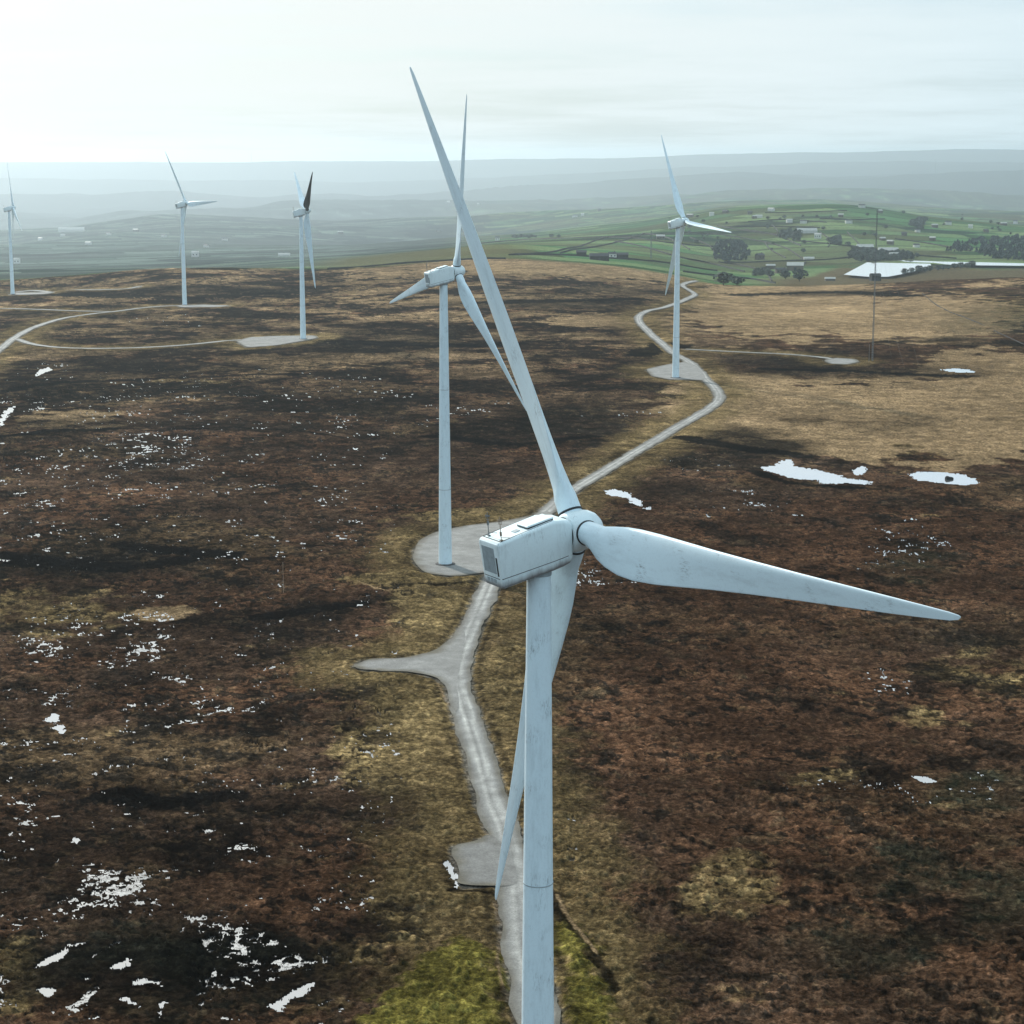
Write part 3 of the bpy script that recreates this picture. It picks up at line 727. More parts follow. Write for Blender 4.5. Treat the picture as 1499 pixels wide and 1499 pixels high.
def pad(P, z0, tone=1.0):
    P = np.array(P); n = len(P); PP = []
    for i in range(n):
        for t in np.linspace(0, 1, 8, endpoint=False): PP.append(P[i] * (1 - t) + P[(i + 1) % n] * t)
    PP = np.array(PP); PP = PP + 1.6 * np.stack([fbm(PP[:, 0], PP[:, 1], 7, 4, 451, .7), fbm(PP[:, 0], PP[:, 1], 7, 4, 453, .7)], -1); PP = (np.roll(PP, 2, 0) + np.roll(PP, 1, 0) + PP + np.roll(PP, -1, 0) + np.roll(PP, -2, 0)) / 5
    me = mesh('gravel_pad', [(p[0], p[1], 0) for p in PP], [tuple(range(len(PP)))])
    bm = bmesh.new(); bm.from_mesh(me); bmesh.ops.triangulate(bm, faces=bm.faces)
    size = np.ptp(PP[:, 0]) / 22
    for _ in range(6):
        ed = [e for e in bm.edges if e.calc_length() > max(1.2, size)]
        if not ed: break
        bmesh.ops.subdivide_edges(bm, edges=ed, cuts=1); bmesh.ops.triangulate(bm, faces=bm.faces)
    if sum(f.normal.z for f in bm.faces) < 0: bmesh.ops.reverse_faces(bm, faces=bm.faces)
    X_ = np.array([v.co.x for v in bm.verts]); Y_ = np.array([v.co.y for v in bm.verts]); Z_ = base(X_, Y_) + z0
    for v, z in zip(bm.verts, Z_): v.co.z = z
    bm.to_mesh(me); bm.free()
    d = dist_poly(X_, Y_, list(P)); e = (smooth(-2.5, 0, d + .8 * fbm(X_, Y_, 4, 3, 441)) * smooth(.5, 3.5, np.abs(dist_line(X_, Y_, coarse(TRACKS['main'][0], 7)))))[:, None]
    a = GRAV * 1.12 * tone * (1 + .2 * fbm(X_, Y_, 9, 4, 431))[:, None]
    # circles scuffed by turning lorries
    set_albedo(me, np.clip(a * (1 - e) + GRAVD * 1.1 * e, .03, .7)); tag(link('gravel_pad', me, M_GRAVEL, None, True), kind='structure')
for i, (k, P) in enumerate(PADS.items()): pad(P, .105 + .006 * i, .8 if k == 'lay' else 1.0)

# ------------------------------------------------------------------ wind turbine
H, RB = 74.236, 45.0
AX = Matrix.Rotation(TILT, 4, 'X')            # +y axis lifted by the tilt
HUB = Vector((0, OV * cos(TILT), H + OV * sin(TILT)))

def blade_mesh():
    st = [(1.25, .98, 1.0), (2.0, .98, 1.0), (3.0, 1.10, .76), (4.0, 1.36, .55), (5.4, 1.68, .39), (7.2, 1.94, .29), (9.2, 2.03, .24), (12, 1.95, .21), (15, 1.76, .205), (19, 1.5, .20), (24, 1.24, .2), (29, 1.0, .185), (34, .78, .175), (38.5, .58, .17), (42, .40, .17), (44, .28, .17), (44.8, .16, .2), (45.0, .05, .3)]
    n = 28; R = []
    for s_, hc, th in st:
        chord = 2 * hc; tw = radians(30 * (1 - min(1, s_ / 31)) ** 1.6 + 1.5); ringp = []
        k = smooth(1.9, 4.2, s_)          # circle -> airfoil
        for i in range(n):
            t = 2 * pi * i / n
            # circle of radius hc around the blade axis
            cx, cy = -cos(t) * hc, sin(t) * hc
            xc = .5 * (1 - cos(t)) if t <= pi else .5 * (1 - cos(2 * pi - t))
            yt = 5 * th * (.2969 * math.sqrt(max(xc, 0)) - .126 * xc - .3516 * xc ** 2 + .2843 * xc ** 3 - .1015 * xc ** 4)
            camb = .03 * 4 * xc * (1 - xc)
            ax_ = (xc - .30) * chord; ay_ = ((yt if t <= pi else -yt) + camb) * chord
            px = cx * (1 - k) + ax_ * k; py = cy * (1 - k) + ay_ * k
            q = (px * cos(-tw) - py * sin(-tw), px * sin(-tw) + py * cos(-tw))
            bend = .9 * (s_ / RB) ** 2.2      # slight flap
            ringp.append((q[0], q[1] + bend * 0.6, s_))
        R.append(ringp)
    # insert smooth interpolated stations
    R2_ = []
    for a_, b_ in zip(R[:-1], R[1:]):
        for t in (0, .5):
            R2_.append([tuple(np.array(p) * (1 - t) + np.array(q) * t) for p, q in zip(a_, b_)])
    R2_.append(R[-1])
    return MB().rings(R2_)

def nac_section(y, hw, zt, zb, rt, rb, taper):
    """rounded box outline in x-z, narrower towards the belly"""
    P = []; 
    for (sx, zc, r, a0) in ((1, zt, rt, 90), (1, zb, rb, 0), (-1, zb, rb, -90), (-1, zt, rt, 180)):
        w = hw - (taper if zc == zb else 0)
        cx = sx * (w - r); cz = zc - r if zc == zt else zc + r
        for k in range(6):
            if sx == 1: a = radians(a0 - k * 18)
            else: a = radians(a0 - k * 18)
            P.append((cx + r * cos(a), y, cz + r * sin(a)))
    return P

def build_turbine():
    root = empty('wind_turbine')
    # tower
    r0, r1 = 1.72, .98
    prof = []; hts = [0, .02, 18, 18.0, 40, 62, H - 2.0]
    for i in range(25):
        t = i / 24; z = .25 + t * (H - 2.5 - .25); prof.append((r0 + (r1 - r0) * t ** .95, z))
    tw = MB().lathe(prof, 56).build('tower', M_PAINT, root, auto=radians(40))
    for z in (19.5, 45.0):
        t = z / H; rad = r0 + (r1 - r0) * t ** .95
        MB().lathe([(rad + .004, z - .05), (rad + .012, z - .03), (rad + .012, z + .03), (rad + .004, z + .05)], 56).build('flange_seam', M_GREY, tw)
    MB().lathe([(2.55, -.6), (2.55, .22), (2.35, .3), (1.72, .32)], 40).build('base_plinth', M_CONC, root, auto=.5)
    MB().lathe([(r1 + .02, H - 3.0), (r1 + .06, H - 2.98), (r1 + .07, H - 2.3), (r1 + .07, H - 2.2)], 40).build('yaw_collar', M_GREY, root, auto=.5)
    # nacelle shell, in a frame tilted with the rotor axis, origin on the tower axis
    nf = Matrix.Translation((0, 0, H)) @ AX
    RO = lambda y: .72 + (y + 4.65) * .177 if y < .5 else 1.631 - (y - .5) * .07      # roof line
    BE = lambda y: -3.17 + (y + 4.65) * .119                                           # belly line
    SM = lambda y: -2.30 + (y + 4.65) * .119                                           # seam line
    secs = []
    for y_, hw_, dt_, db_, r1_, r2_, tp_ in ((-4.75, 1.40, -.36, .32, .20, .20, .10), (-4.70, 1.58, -.16, .12, .30, .28, .14), (-4.55, 1.68, -.03, .02, .30, .3, .18), (-2.6, 1.74, 0, 0, .26, .36, .22),
            (-.4, 1.75, 0, 0, .26, .40, .24), (.5, 1.74, -.01, 0, .28, .42, .24), (1.4, 1.68, -.04, .03, .32, .44, .24), (2.05, 1.60, -.10, .10, .38, .46, .22), (2.32, 1.42, -.30, .30, .40, .46, .2)):
        secs.append((y_, hw_, RO(y_) + dt_, BE(y_) + db_, r1_, r2_, tp_))
    def shear(P):   # the rear face leans: its foot is tucked forwards
        o = []
        for (x_, y_, z_) in P:
            if y_ < -4.2: y_ = y_ + (.7 - z_) * .07
            o.append((x_, y_, z_))
        return o
    mb = MB().rings([shear(nac_section(*s_)) for s_ in secs])
    nac = mb.build('nacelle', M_NAC, root, auto=radians(28)); nac.matrix_local = nf
    # belly line: a dark seam round the shell, and the grimy belly below it
    def side_line(sx, dz, out, h, y0, y1, zf):
        mbs = MB(); ys = np.linspace(y0, y1, 14)
        Y_ = [q[0] for q in secs]; I = lambda yy, k: float(np.interp(yy, Y_, [q[k] for q in secs]))
        def hwid(yy, zz):
            w, zt, zb, tp = I(yy, 1), I(yy, 2), I(yy, 3), I(yy, 6); rt_ = I(yy, 4); rb_ = I(yy, 5)
            return w - tp * min(1, max(0, (zt - rt_ - zz) / (zt - rt_ - zb - rb_)))
        v = []
        for yy in ys:
            for zz in (zf(yy) + dz - h / 2, zf(yy) + dz + h / 2):
                w = hwid(yy, zz); v += [(sx * (w - .05), yy, zz), (sx * (w + out), yy, zz)]
        f = [(0, 1, 3, 2)]
        for k in range(len(ys) - 1):
            o = k * 4; f += [(o, o + 4, o + 5, o + 1), (o + 2, o + 3, o + 7, o + 6), (o + 1, o + 5, o + 7, o + 3), (o, o + 2, o + 6, o + 4)]
        o = (len(ys) - 1) * 4; f.append((o, o + 2, o + 3, o + 1))
        return mbs.add(v, f)
    for sx in (-1, 1):
        side_line(sx, 0, .012, .05, -4.45, 2.1, SM).build('belly_seam', M_DARK, nac)
        m_ = MB(); v = []
        for y_ in (-4.35, .5):
            z_ = RO(y_)
            v += [(sx * 1.46, y_, z_ - .02), (sx * 1.42, y_, z_ - .02), (sx * 1.42, y_, z_ + .02), (sx * 1.46, y_, z_ + .02)]
        m_.add(v, [(0, 1, 2, 3), (4, 7, 6, 5), (0, 4, 5, 1), (1, 5, 6, 2), (2, 6, 7, 3), (3, 7, 4, 0)]); m_.build('roof_seam', M_DARK, nac)
    m_ = MB().box((0, -4.33, RO(-4.33) + .003), (2.86, .04, .04)); m_.build('roof_seam', M_DARK, nac)
    # roof hatch, its rear edge standing open a little
    sl = math.atan(.177); rot = Matrix.Rotation(sl, 4, 'X')
    h = MB().box((0, 0, .10), (1.75, 2.5, .14)).build('roof_hatch', M_NAC, nac); h.matrix_local = Matrix.Translation((.35, -.45, RO(-.45) + .06)) @ Matrix.Rotation(sl - .03, 4, 'X')
    bv = h.modifiers.new('b', 'BEVEL'); bv.width = .04; bv.segments = 2
    MB().box((0, 0, 0), (1.7, 2.42, .16)).build('hatch_gap', M_DARK, h).location = (0, .0, -.02)
    l_ = MB().box((0, 0, 0), (.6, .5, .05)).build('roof_lid', M_GREY, nac); l_.matrix_local = Matrix.Translation((.45, -2.35, RO(-2.35) + .025)) @ rot
    for k_, (mx_, my_) in enumerate(((-.95, -4.05), (1.25, -4.15))):
        z0 = RO(my_); m = MB().tube((0, 0, -.1), (0, 0, 1.95), .035, .03, 8)
        m.tube((-.26, 0, 1.35), (.26, 0, 1.35), .022, n=6)
        m.tube((-.26, 0, 1.35), (-.26, 0, 1.62), .02, n=6).tube((-.26, 0, 1.6), (-.26, 0, 1.72), .09, .03, 8)
        m.tube((.26, 0, 1.35), (.26, 0, 1.65), .02, n=6).box((.26, -.1, 1.68), (.02, .34, .12))
        m.box((0, 0, .55 + .5 * (1 - k_)), (.13, .13, .34)).box((0, 0, .05), (.24, .24, .05))
        m.tube((0, .02, .25), (.05, .75, .12), .02, n=6)
        m.build('instrument_mast', M_STEEL if k_ == 0 else M_POST, nac).location = (mx_, my_, z0)
    # rear face: grey panel, dark outlet slit, vents in the lower band
    def rearpoint(x_, z_, o): return (x_, -4.75 + (.7 - z_) * .07 - o, z_)
    def plate(x0, x1, z0, z1, o, mat, name):
        v = []
        for oo in (-.06, o):
            v += [rearpoint(x0, z0, oo), rearpoint(x1, z0, oo), rearpoint(x1, z1, oo), rearpoint(x0, z1, oo)]
        return MB().add(v, [(0, 1, 2, 3), (7, 6, 5, 4), (0, 4, 5, 1), (1, 5, 6, 2), (2, 6, 7, 3), (3, 7, 4, 0)]).build(name, mat, nac)
    plate(-1.12, .86, -1.95, .18, .012, M_GREY, 'rear_panel')
    plate(1.0, 1.22, -2.1, -.55, .02, M_DARK, 'outlet_slit')
    plate(-1.26, 1.26, -2.33, -2.28, .015, M_DARK, 'rear_seam')
    for x0 in (-.85, -.3, .25): plate(x0, x0 + .42, -2.72, -2.42, .02, M_GREY, 'vent')
    # hub and spinner
    hb = MB().lathe([(1.28, -1.22), (1.55, -1.05), (1.68, -.6), (1.70, 0), (1.66, .6), (1.52, 1.15), (1.25, 1.65), (.85, 2.02), (.4, 2.22), (.06, 2.28)], 48, 'y')
    hub = hb.build('hub', M_NAC, root, auto=radians(50))
    MB().lathe([(1.24, -1.36), (1.34, -1.34), (1.34, -1.18), (1.24, -1.16)], 48, 'y').build('hub_gap', M_DARK, hub)
    bl = blade_mesh(); bme = bl.mesh('blade'); 
    cme = MB().lathe([(.96, 1.55), (1.05, 1.57), (1.05, 1.73), (.96, 1.75)], 40).mesh('root_collar')
    for i in range(3):
        b = link('blade', bme, M_PAINT, root, True)
        cc = link('root_collar', cme, M_DARK, b)
    return root

def set_phase(root, ph, feather=0):
    base_m = Matrix.Translation(HUB) @ AX
    bs = [c_ for c_ in root.children if c_.name.startswith('blade')]
    for i, b in enumerate(bs): b.matrix_local = base_m @ Matrix.Rotation(ph + i * 2 * pi / 3, 4, 'Y') @ Matrix.Rotation(-feather, 4, 'Z')
    for c_ in root.children:
        if c_.name.startswith('hub'): c_.matrix_local = base_m @ Matrix.Rotation(ph, 4, 'Y')

def copy_tree(o, parent=None):
    c_ = o.copy(); COL.objects.link(c_); c_.parent = parent
    for ch in list(o.children): copy_tree(ch, c_)
    return c_
proto = build_turbine()
TL = ['huge near white wind turbine filling the foreground, its blade tip reaching right',
      'second wind turbine standing on a gravel pad left of the nearest, a blade straight up',
      'wind turbine on a gravel pad right of centre by the bend in the moor track',
      'distant wind turbine left of centre, two blades raised in a V above its nacelle',
      'distant wind turbine on the left, one blade level to the right above dark moor',
      'farthest wind turbine at the left edge, standing in haze on the brow']
for i, ((tx, ty, tz), (yaw, ph)) in enumerate(zip(TUR, YP)):
    t_ = proto if i == 0 else copy_tree(proto)
    t_.location = (tx, ty, tz); t_.rotation_euler = (0, 0, -yaw); set_phase(t_, ph, radians(68) if i in (2, 3) else 0)
    tag(t_, TL[i], 'wind turbine', 'wind turbines across the moor')
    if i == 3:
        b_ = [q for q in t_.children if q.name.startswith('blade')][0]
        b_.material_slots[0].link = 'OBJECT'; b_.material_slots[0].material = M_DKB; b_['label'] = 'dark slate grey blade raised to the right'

# ------------------------------------------------------------------ masts, posts, rocks
def lattice(name, px, py_top, py_base, w, label, guys=True, cat='mast'):
    x0, y0 = g(px, py_base); zb = B(x0, y0); d = ray(px, py_top); t = y0 / d[1]; hgt = CZ + d[2] * t - zb
    root = empty(name, (x0, y0, zb)); tag(root, label, cat)
    m = MB(); L = [(w / 2 * cos(a), w / 2 * sin(a)) for a in (0.3, .3 + 2 * pi / 3, .3 + 4 * pi / 3)]
    for a in L: m.tube((*a, -.5), (a[0] * .6, a[1] * .6, hgt), w * .10, w * .08, 6)
    n = int(hgt / (w * 1.5)); 
    for k in range(n):
        z0 = hgt * k / n; z1 = hgt * (k + 1) / n; s0 = 1 - .4 * k / n; s1 = 1 - .4 * (k + 1) / n
        for i in range(3):
            a, b = L[i], L[(i + 1) % 3]
            if k % 2: a, b = b, a
            m.tube((a[0] * s0, a[1] * s0, z0), (b[0] * s1, b[1] * s1, z1), w * .05, n=4)
    m.build('lattice_tower', M_STEEL, root)
    if guys:
        for i in range(3):
            a = 1.0 + i * 2 * pi / 3
            gm = MB()
            for fz, fr_ in ((.95, .5), (.62, .34)):
                gm.tube((0, 0, hgt * fz), (hgt * fr_ * cos(a), hgt * fr_ * sin(a), -1), .022, n=4)
            gm.build('guy_wires', M_STEEL, root)
        MB().box((0, 0, hgt * .93), (.5, .5, .9)).build('instrument_box', M_STEEL, root)
    return root
lattice('lattice_mast', 1277, 307, 529, .9, 'tall thin guyed lattice mast on the tan moor before the reservoir')
lattice('radio_mast', 953, 338, 378, 2.2, 'short lattice mast on the green hillside left of the right-hand turbine', False)
lattice('radio_mast', 1369, 233, 262, 5.0, 'lone mast on the hazy far ridge at the right', False)
lattice('radio_mast', 368, 224, 238, 9.0, 'faint tall mast on the far horizon at the left', False)
for px, top, bot, lab in ((415, 824, 869, 'thin pale marker post standing in brown heather on the left'),
                          (1272, 505, 531, 'thin dark post beside the foot of the lattice mast'),
                          (625, 381, 390, 'dark gate post in the wall on the moor brow')):
    x0, y0 = g(px, bot); zb = B(x0, y0); hh = CZ + ray(px, top)[2] * y0 / ray(px, top)[1] - zb
    root = empty('marker_post', (x0 , y0, zb)); tag(root, lab, 'post')
    k = hypot(x0, y0) / 470
    MB().tube((0, 0, -.4), (0, 0, hh), .05 * k, .04 * k, 8).build('post', M_POST if px == 415 else M_STEEL, root)
    MB().tube((0, 0, hh), (0, 0, hh + .12), .075 * k, .04 * k, 8).build('post_cap', M_POST if px == 415 else M_STEEL, root)

def rock(px, py, s_, label):
    x0, y0 = g(px, py); bm = bmesh.new(); bmesh.ops.create_icosphere(bm, subdivisions=3, radius=1)
    for v in bm.verts:
        n = float(gnoise(np.array([v.co.x * 1.3 + px]), np.array([v.co.y * 1.3 + v.co.z]), 3)[0])
        v.co *= (1 + .35 * n); v.co.x *= s_; v.co.y *= s_ * .8; v.co.z *= s_ * .7
    me = bpy.data.meshes.new('boulder'); bm.to_mesh(me); bm.free()
    o = link('boulder', me, M_STONE, None, True); o.location = (x0, y0, B(x0, y0)); tag(o, label, 'boulder')
rock(1389, 701, 1.3, 'dark round boulder rising from the oval pond')

# ------------------------------------------------------------------ far countryside: walls, trees, farms
def wall(px, label, hgt=1.9, wd=1.3, name='stone_wall'):
    P = coarse(smoothline(G(px), 12), 10); P = np.array(P); T = np.gradient(P, axis=0); T /= np.linalg.norm(T, axis=1)[:, None] + 1e-9
    Nn = np.stack([T[:, 1], -T[:, 0]], -1) * wd / 2; Z = base(P[:, 0], P[:, 1]); n = len(P)
    hh = hgt * (1 + .3 * fbm(P[:, 0], P[:, 1], 40, 3, 501))
    V = np.stack([np.c_[P - Nn, Z - 2], np.c_[P - Nn * .7, Z + hh], np.c_[P + Nn * .7, Z + hh], np.c_[P + Nn, Z - 2]], 1).reshape(-1, 3)
    Fq = []
    for i in range(n - 1):
        for j in range(3): Fq.append((i * 4 + j, i * 4 + j + 1, i * 4 + 5 + j, i * 4 + 4 + j))
    me = mesh(name, V, Fq + [(0, 1, 2, 3), ((n - 1) * 4 + 3, (n - 1) * 4 + 2, (n - 1) * 4 + 1, (n - 1) * 4)])
    tag(link(name, me, M_STONE), label, 'wall', 'dark stone walls dividing the fields')
WALLS = [
 ([(480, 395), (560, 389), (625, 384), (700, 380), (740, 380)], 'broken dark wall along the moor brow left of the nearest blade'),
 ([(690, 358), (760, 352), (860, 348), (925, 345)], 'topmost wall on the green ridge in the middle'),
 ([(745, 374), (830, 374), (900, 379), (980, 386), (1050, 397)], 'wall where the tan moor meets the green fields behind the farm'),
 ([(758, 374), (820, 367), (868, 354), (900, 346)], 'wall climbing steeply to the ridge left of the farm'),
 ([(820, 371), (870, 362), (920, 350), (945, 342)], 'wall curving up the ridge above the farm'),
 ([(880, 348), (960, 353), (1000, 358), (1060, 362)], 'level wall behind the right-hand turbine tower'),
 ([(900, 354), (980, 373), (1040, 386), (1090, 398)], 'long wall slanting down behind the turbine to the wood'),
 ([(1000, 341), (1070, 346), (1140, 360), (1178, 381)], 'wall sweeping down the hillside left of the long white shed'),
 ([(1050, 331), (1090, 338), (1140, 344)], 'upper wall on the hillside above the dark wood'),
 ([(1060, 384), (1130, 383), (1200, 381), (1265, 376)], 'wall above the tan slope beside the reservoir'),
 ([(1090, 336), (1140, 346), (1172, 360)], 'short wall running down towards the white house'),
 ([(1062, 333), (1130, 332), (1200, 334)], 'straight level wall above the long white shed'),
 ([(1160, 352), (1220, 358), (1275, 364)], 'wall leading right to the reservoir buildings'),
 ([(1200, 321), (1250, 322), (1295, 321)], 'high level wall near the top of the green hill'),
 ([(1052, 384), (1085, 389), (1118, 398), (1130, 412)], 'dark wall dropping to the foot of the near green field'),
 ([(1000, 398), (1050, 404), (1100, 409), (1135, 415)], 'wall at the edge of the moor by the round tree'),
 ([(1350, 430), (1380, 452), (1440, 477), (1499, 505), (1540, 520)], 'low dark strip standing in for the ditch by the dark green pasture on the right', .5, .7),  # a ditch, drawn as a low raised strip
 ([(1120, 312), (1180, 311), (1240, 309)], 'faint wall just under the hilltop'),
 ([(1095, 325), (1150, 322), (1210, 326)], 'faint wall on the upper green hillside'),
 ([(1310, 350), (1360, 357), (1420, 368)], 'wall below the blue wood at the right edge'),
 ([(1300, 372), (1350, 375), (1400, 379)], 'wall along the far bank of the reservoir'),
 ([(940, 342), (985, 352), (1010, 366)], 'short wall dropping right from the ridge mast'),
 ([(1010, 348), (1040, 362), (1048, 380)], 'cross wall on the slope left of the dark wood'),
 ([(1120, 356), (1128, 366), (1150, 378)], 'short cross wall right of the dark wood'),
 ([(1200, 340), (1215, 352), (1212, 362)], 'short wall beside the long white shed'),
 ([(1240, 340), (1252, 352), (1262, 362)], 'cross wall rising from the reservoir buildings'),
 ([(1130, 330), (1138, 338), (1136, 346)], 'short cross wall below the hilltop fields'),
 ([(1180, 383), (1174, 388), (1150, 389)], 'low wall behind the pale-roofed farm')]
for w_ in WALLS: wall(*w_)

def tree_parts(seed, conifer=False):
    rn = random.Random(seed); lm = MB(); 
    for _ in range(260):
        # leaf clumps through an uneven crown
        a = rn.random() * 2 * pi; u = rn.random() ** .45; zc = rn.random()
        if conifer: rad = (1 - zc) * .36 * u + .03; z = .15 + zc * .85
        else: rad = math.sqrt(max(.02, 1 - (2 * zc - 1) ** 2)) * .52 * u * (1 + .28 * sin(3 * a + seed)); z = .22 + zc * .78
        p = Vector((rad * cos(a), rad * sin(a), z)); s_ = .055 + .05 * rn.random()
        q = Matrix.Rotation(rn.random() * 6, 3, 'Z') @ Matrix.Rotation(rn.random() * 3, 3, 'X')
        v = [p + q @ Vector(w) * s_ for w in ((-1, -.6, 0), (1, -.7, .2), (.8, .9, -.1), (-.9, .7, .3))]
        lm.add(v, [(0, 1, 2, 3)])
    tm = MB().tube((0, 0, -.05), (0, 0, .62), .035, .015, 6)
    for k in range(4):
        a = k * 1.7 + seed; tm.tube((0, 0, .25 + .07 * k), (.25 * cos(a), .25 * sin(a), .55 + .06 * k), .015, .006, 5)
    return lm, tm
PROTO = []
for sd in range(3):
    lm, tm = tree_parts(sd + 3, sd == 2); PROTO.append((lm.mesh('crown'), tm.mesh('trunk'), lm, tm))
def tree(px, py, hgt, kind, label, group=None, wx=1.0, jx=0, jy=0):
    x0, y0 = g(px, py); x0 += jx; y0 += jy
    root = empty('tree', (x0, y0, B(x0, y0)), random.random() * 6); root.scale = (hgt * wx, hgt * wx, hgt)
    tag(root, label, 'tree', group)
    link('crown', PROTO[kind][0], M_LEAFD if kind == 2 else M_LEAF, root); link('trunk', PROTO[kind][1], M_BARK, root)
tree(1059, 418, 12, 0, 'dark round tree at the moor edge right of the turbine tower', wx=1.4)
tree(1079, 418, 8, 1, 'small bushy tree right of the round moor-edge tree', wx=1.5)
tree(1150, 409, 11, 0, 'broad dark tree in front of the pale-roofed farm', wx=1.1)
tree(1170, 412, 14, 1, 'tallest dark tree just right of the pale-roofed farm', wx=1.2)
tree(1128, 406, 8, 0, 'tree at the left end of the pale-roofed farm', wx=1.3)
tree(1088, 380, 11, 1, 'lone tree on the slope above the near green field')
for k in range(60):
    px = random.uniform(1000, 1490); py = random.uniform(312, 378)
    if 1235 < px and py > 372: continue
    tree(px, py, random.uniform(4, 7.5), random.choice([0, 0, 1]), 'small dark hedgerow tree on the green hillside', 'hedgerow trees scattered over the green hillside', wx=random.uniform(1, 1.6))
for k in range(12):
    tree(1326 + k * 9 + random.uniform(-2, 2), 401 - k * .6 - (1326 > 0) * (k * .25), random.uniform(7, 10), 0, 'little tree in the row along the near bank of the reservoir', 'trees along the reservoir bank', wx=1.2)
for k in range(14):
    tree(750 + random.uniform(0, 70), 348 + random.uniform(-1.5, 2), random.uniform(6, 10), 0, 'small hazy tree on the middle ridge top', 'trees on the middle ridge', wx=1.4)

def wood(name, pts, n, hgt, label, kind=2):
    """a far wood that reads as one mass"""
    P = [np.array(g(*p)) for p in pts]; A = np.array(P); lo, hi = A.min(0), A.max(0); out = MB(); cnt = 0
    V = []; Fc = []
    src = [np.array(PROTO[kind][2].v), np.array(PROTO[0][2].v)]
    xs = rng.uniform(lo[0], hi[0], n * 6); ys = rng.uniform(lo[1], hi[1], n * 6); ok = inside(xs, ys, P)
    xs = xs[ok][:n]; ys = ys[ok][:n]; zs = base(xs, ys); off = 0; QS = []
    for i in range(len(xs)):
        v = src[i % 2][::1]; h = hgt * rng.uniform(.45, 1.2); a = rng.uniform(0, 6.28)
        c_, s_ = cos(a), sin(a); sc = 1.55
        w = np.c_[(v[:, 0] * c_ - v[:, 1] * s_) * h * sc * .6, (v[:, 0] * s_ + v[:, 1] * c_) * h * sc * .6, v[:, 2] * h]
        V.append(w + [xs[i], ys[i], zs[i] - 1])
        QS.append(np.arange(len(v)).reshape(-1, 4) + off); off += len(v)
    me = grid_mesh(name, np.concatenate(V), np.concatenate(QS))
    tag(link(name, me, M_LEAFD if kind == 2 else M_LEAF), label, 'woodland', kind='stuff')
wood('woodland', [(1045, 379), (1046, 358), (1062, 352), (1085, 356), (1098, 368), (1095, 380), (1070, 383)], 230, 7.5, 'dark wood on the slope right of the turbine tower')
wood('woodland', [(1385, 368), (1400, 356), (1430, 352), (1460, 349), (1499, 346), (1540, 348), (1540, 381), (1499, 382), (1450, 378), (1425, 369)], 520, 8, 'large bluish wood at the right edge above the reservoir')
wood('woodland', [(1238, 378), (1245, 370), (1262, 368), (1320, 372), (1345, 376), (1335, 380), (1290, 383), (1262, 383)], 230, 8, 'belt of trees round the buildings on the far bank', 1)
wood('woodland', [(1140, 350), (1150, 338), (1172, 342), (1170, 354)], 46, 9, 'small copse left of the white house', 1)
wood('woodland', [(1208, 358), (1215, 350), (1230, 350), (1232, 360)], 40, 8, 'small copse right of the white house', 1)
wood('woodland', [(1330, 330), (1345, 320), (1356, 322), (1350, 336)], 60, 10, 'wooded shoulder at the right end of the green hill', 1)
wood('woodland', [(1100, 404), (1108, 396), (1128, 393), (1128, 404)], 46, 6, 'low scrub left of the pale-roofed farm', 1)

def house(px, py, w, d, h, rz, wm, rm, label, cat='house', name='farmhouse', group=None, win=0, door=False):
    x0, y0 = g(px, py); root = empty(name, (x0, y0, B(x0, y0)), rz); root.scale = [min(1.6, max(1, hypot(x0, y0) / 4200))] * 3; tag(root, label, cat, group)
    MB().box((0, 0, (h - 3) / 2), (w, d, h + 3)).build('wall', wm, root)
    rh = d * .32; o = .5
    v = [(-w / 2 - o, -d / 2 - o, h), (w / 2 + o, -d / 2 - o, h), (w / 2 + o, d / 2 + o, h), (-w / 2 - o, d / 2 + o, h), (-w / 2 - o, 0, h + rh), (w / 2 + o, 0, h + rh)]
    v = [(a, b, c_ + .02) for a, b, c_ in v]
    roof = MB().add(v, [(0, 1, 5, 4), (2, 3, 4, 5), (3, 0, 4), (1, 2, 5), (0, 3, 2, 1)]).build('roof', rm, root)
    if win:
        for k in range(win):
            xx = (k + .5) / win * w - w / 2
            MB().box((xx, -d / 2 - .02, h * .55), (w / win * .35, .12, h * .28)).build('window', M_GLASS, root)
        MB().box((w * .35, 0, h + rh + .3), (1, 1, 1.6)).build('chimney', M_WALLS, roof)
    if door: MB().box((0, -d / 2 - .03, h * .35), (h * .5, .14, h * .68)).build('door', M_DARK, root)
house(1181, 341, 36, 14, 4.5, .05, M_WALLW, M_ROOFP, 'long low white shed on the green hillside', 'shed', 'long_shed')
house(1197, 349, 11, 9, 7, -.3, M_WALLW, M_ROOFP, 'white house just below the long white shed', win=3)
house(1164, 396, 22, 14, 7, -.15, M_WALLS, M_ROOFP, 'big barn with a pale grey roof at the moor edge', 'barn', 'barn', door=True)
house(1143, 400, 14, 8, 5, .2, M_WALLS, M_ROOFD, 'stone farmhouse left of the pale-roofed barn', win=3)
house(1128, 394, 12, 7, 5, .1, M_WALLS, M_ROOFP, 'outbuilding at the left of the pale-roofed barn', 'outbuilding', 'outbuilding')
house(1215, 411, 12, 6, 2.6, 0, M_WALLS, M_ROOFP, 'low shed with a pale roof between farm and reservoir', 'shed', 'low_shed')
house(1184, 381, 15, 7, 3, 0, M_WALLW, M_ROOFP, 'long white-roofed shed above the pale-roofed barn', 'shed', 'low_shed')
house(1281, 411, 12, 8, 6.5, .2, M_STONE, M_STONE, 'black block of a building on the near reservoir bank', 'barn', 'dark_barn', door=True)
house(1266, 366, 26, 14, 5, .05, M_WALLS, M_ROOFP, 'long pale-roofed works building behind the reservoir', 'works building', 'works_building')
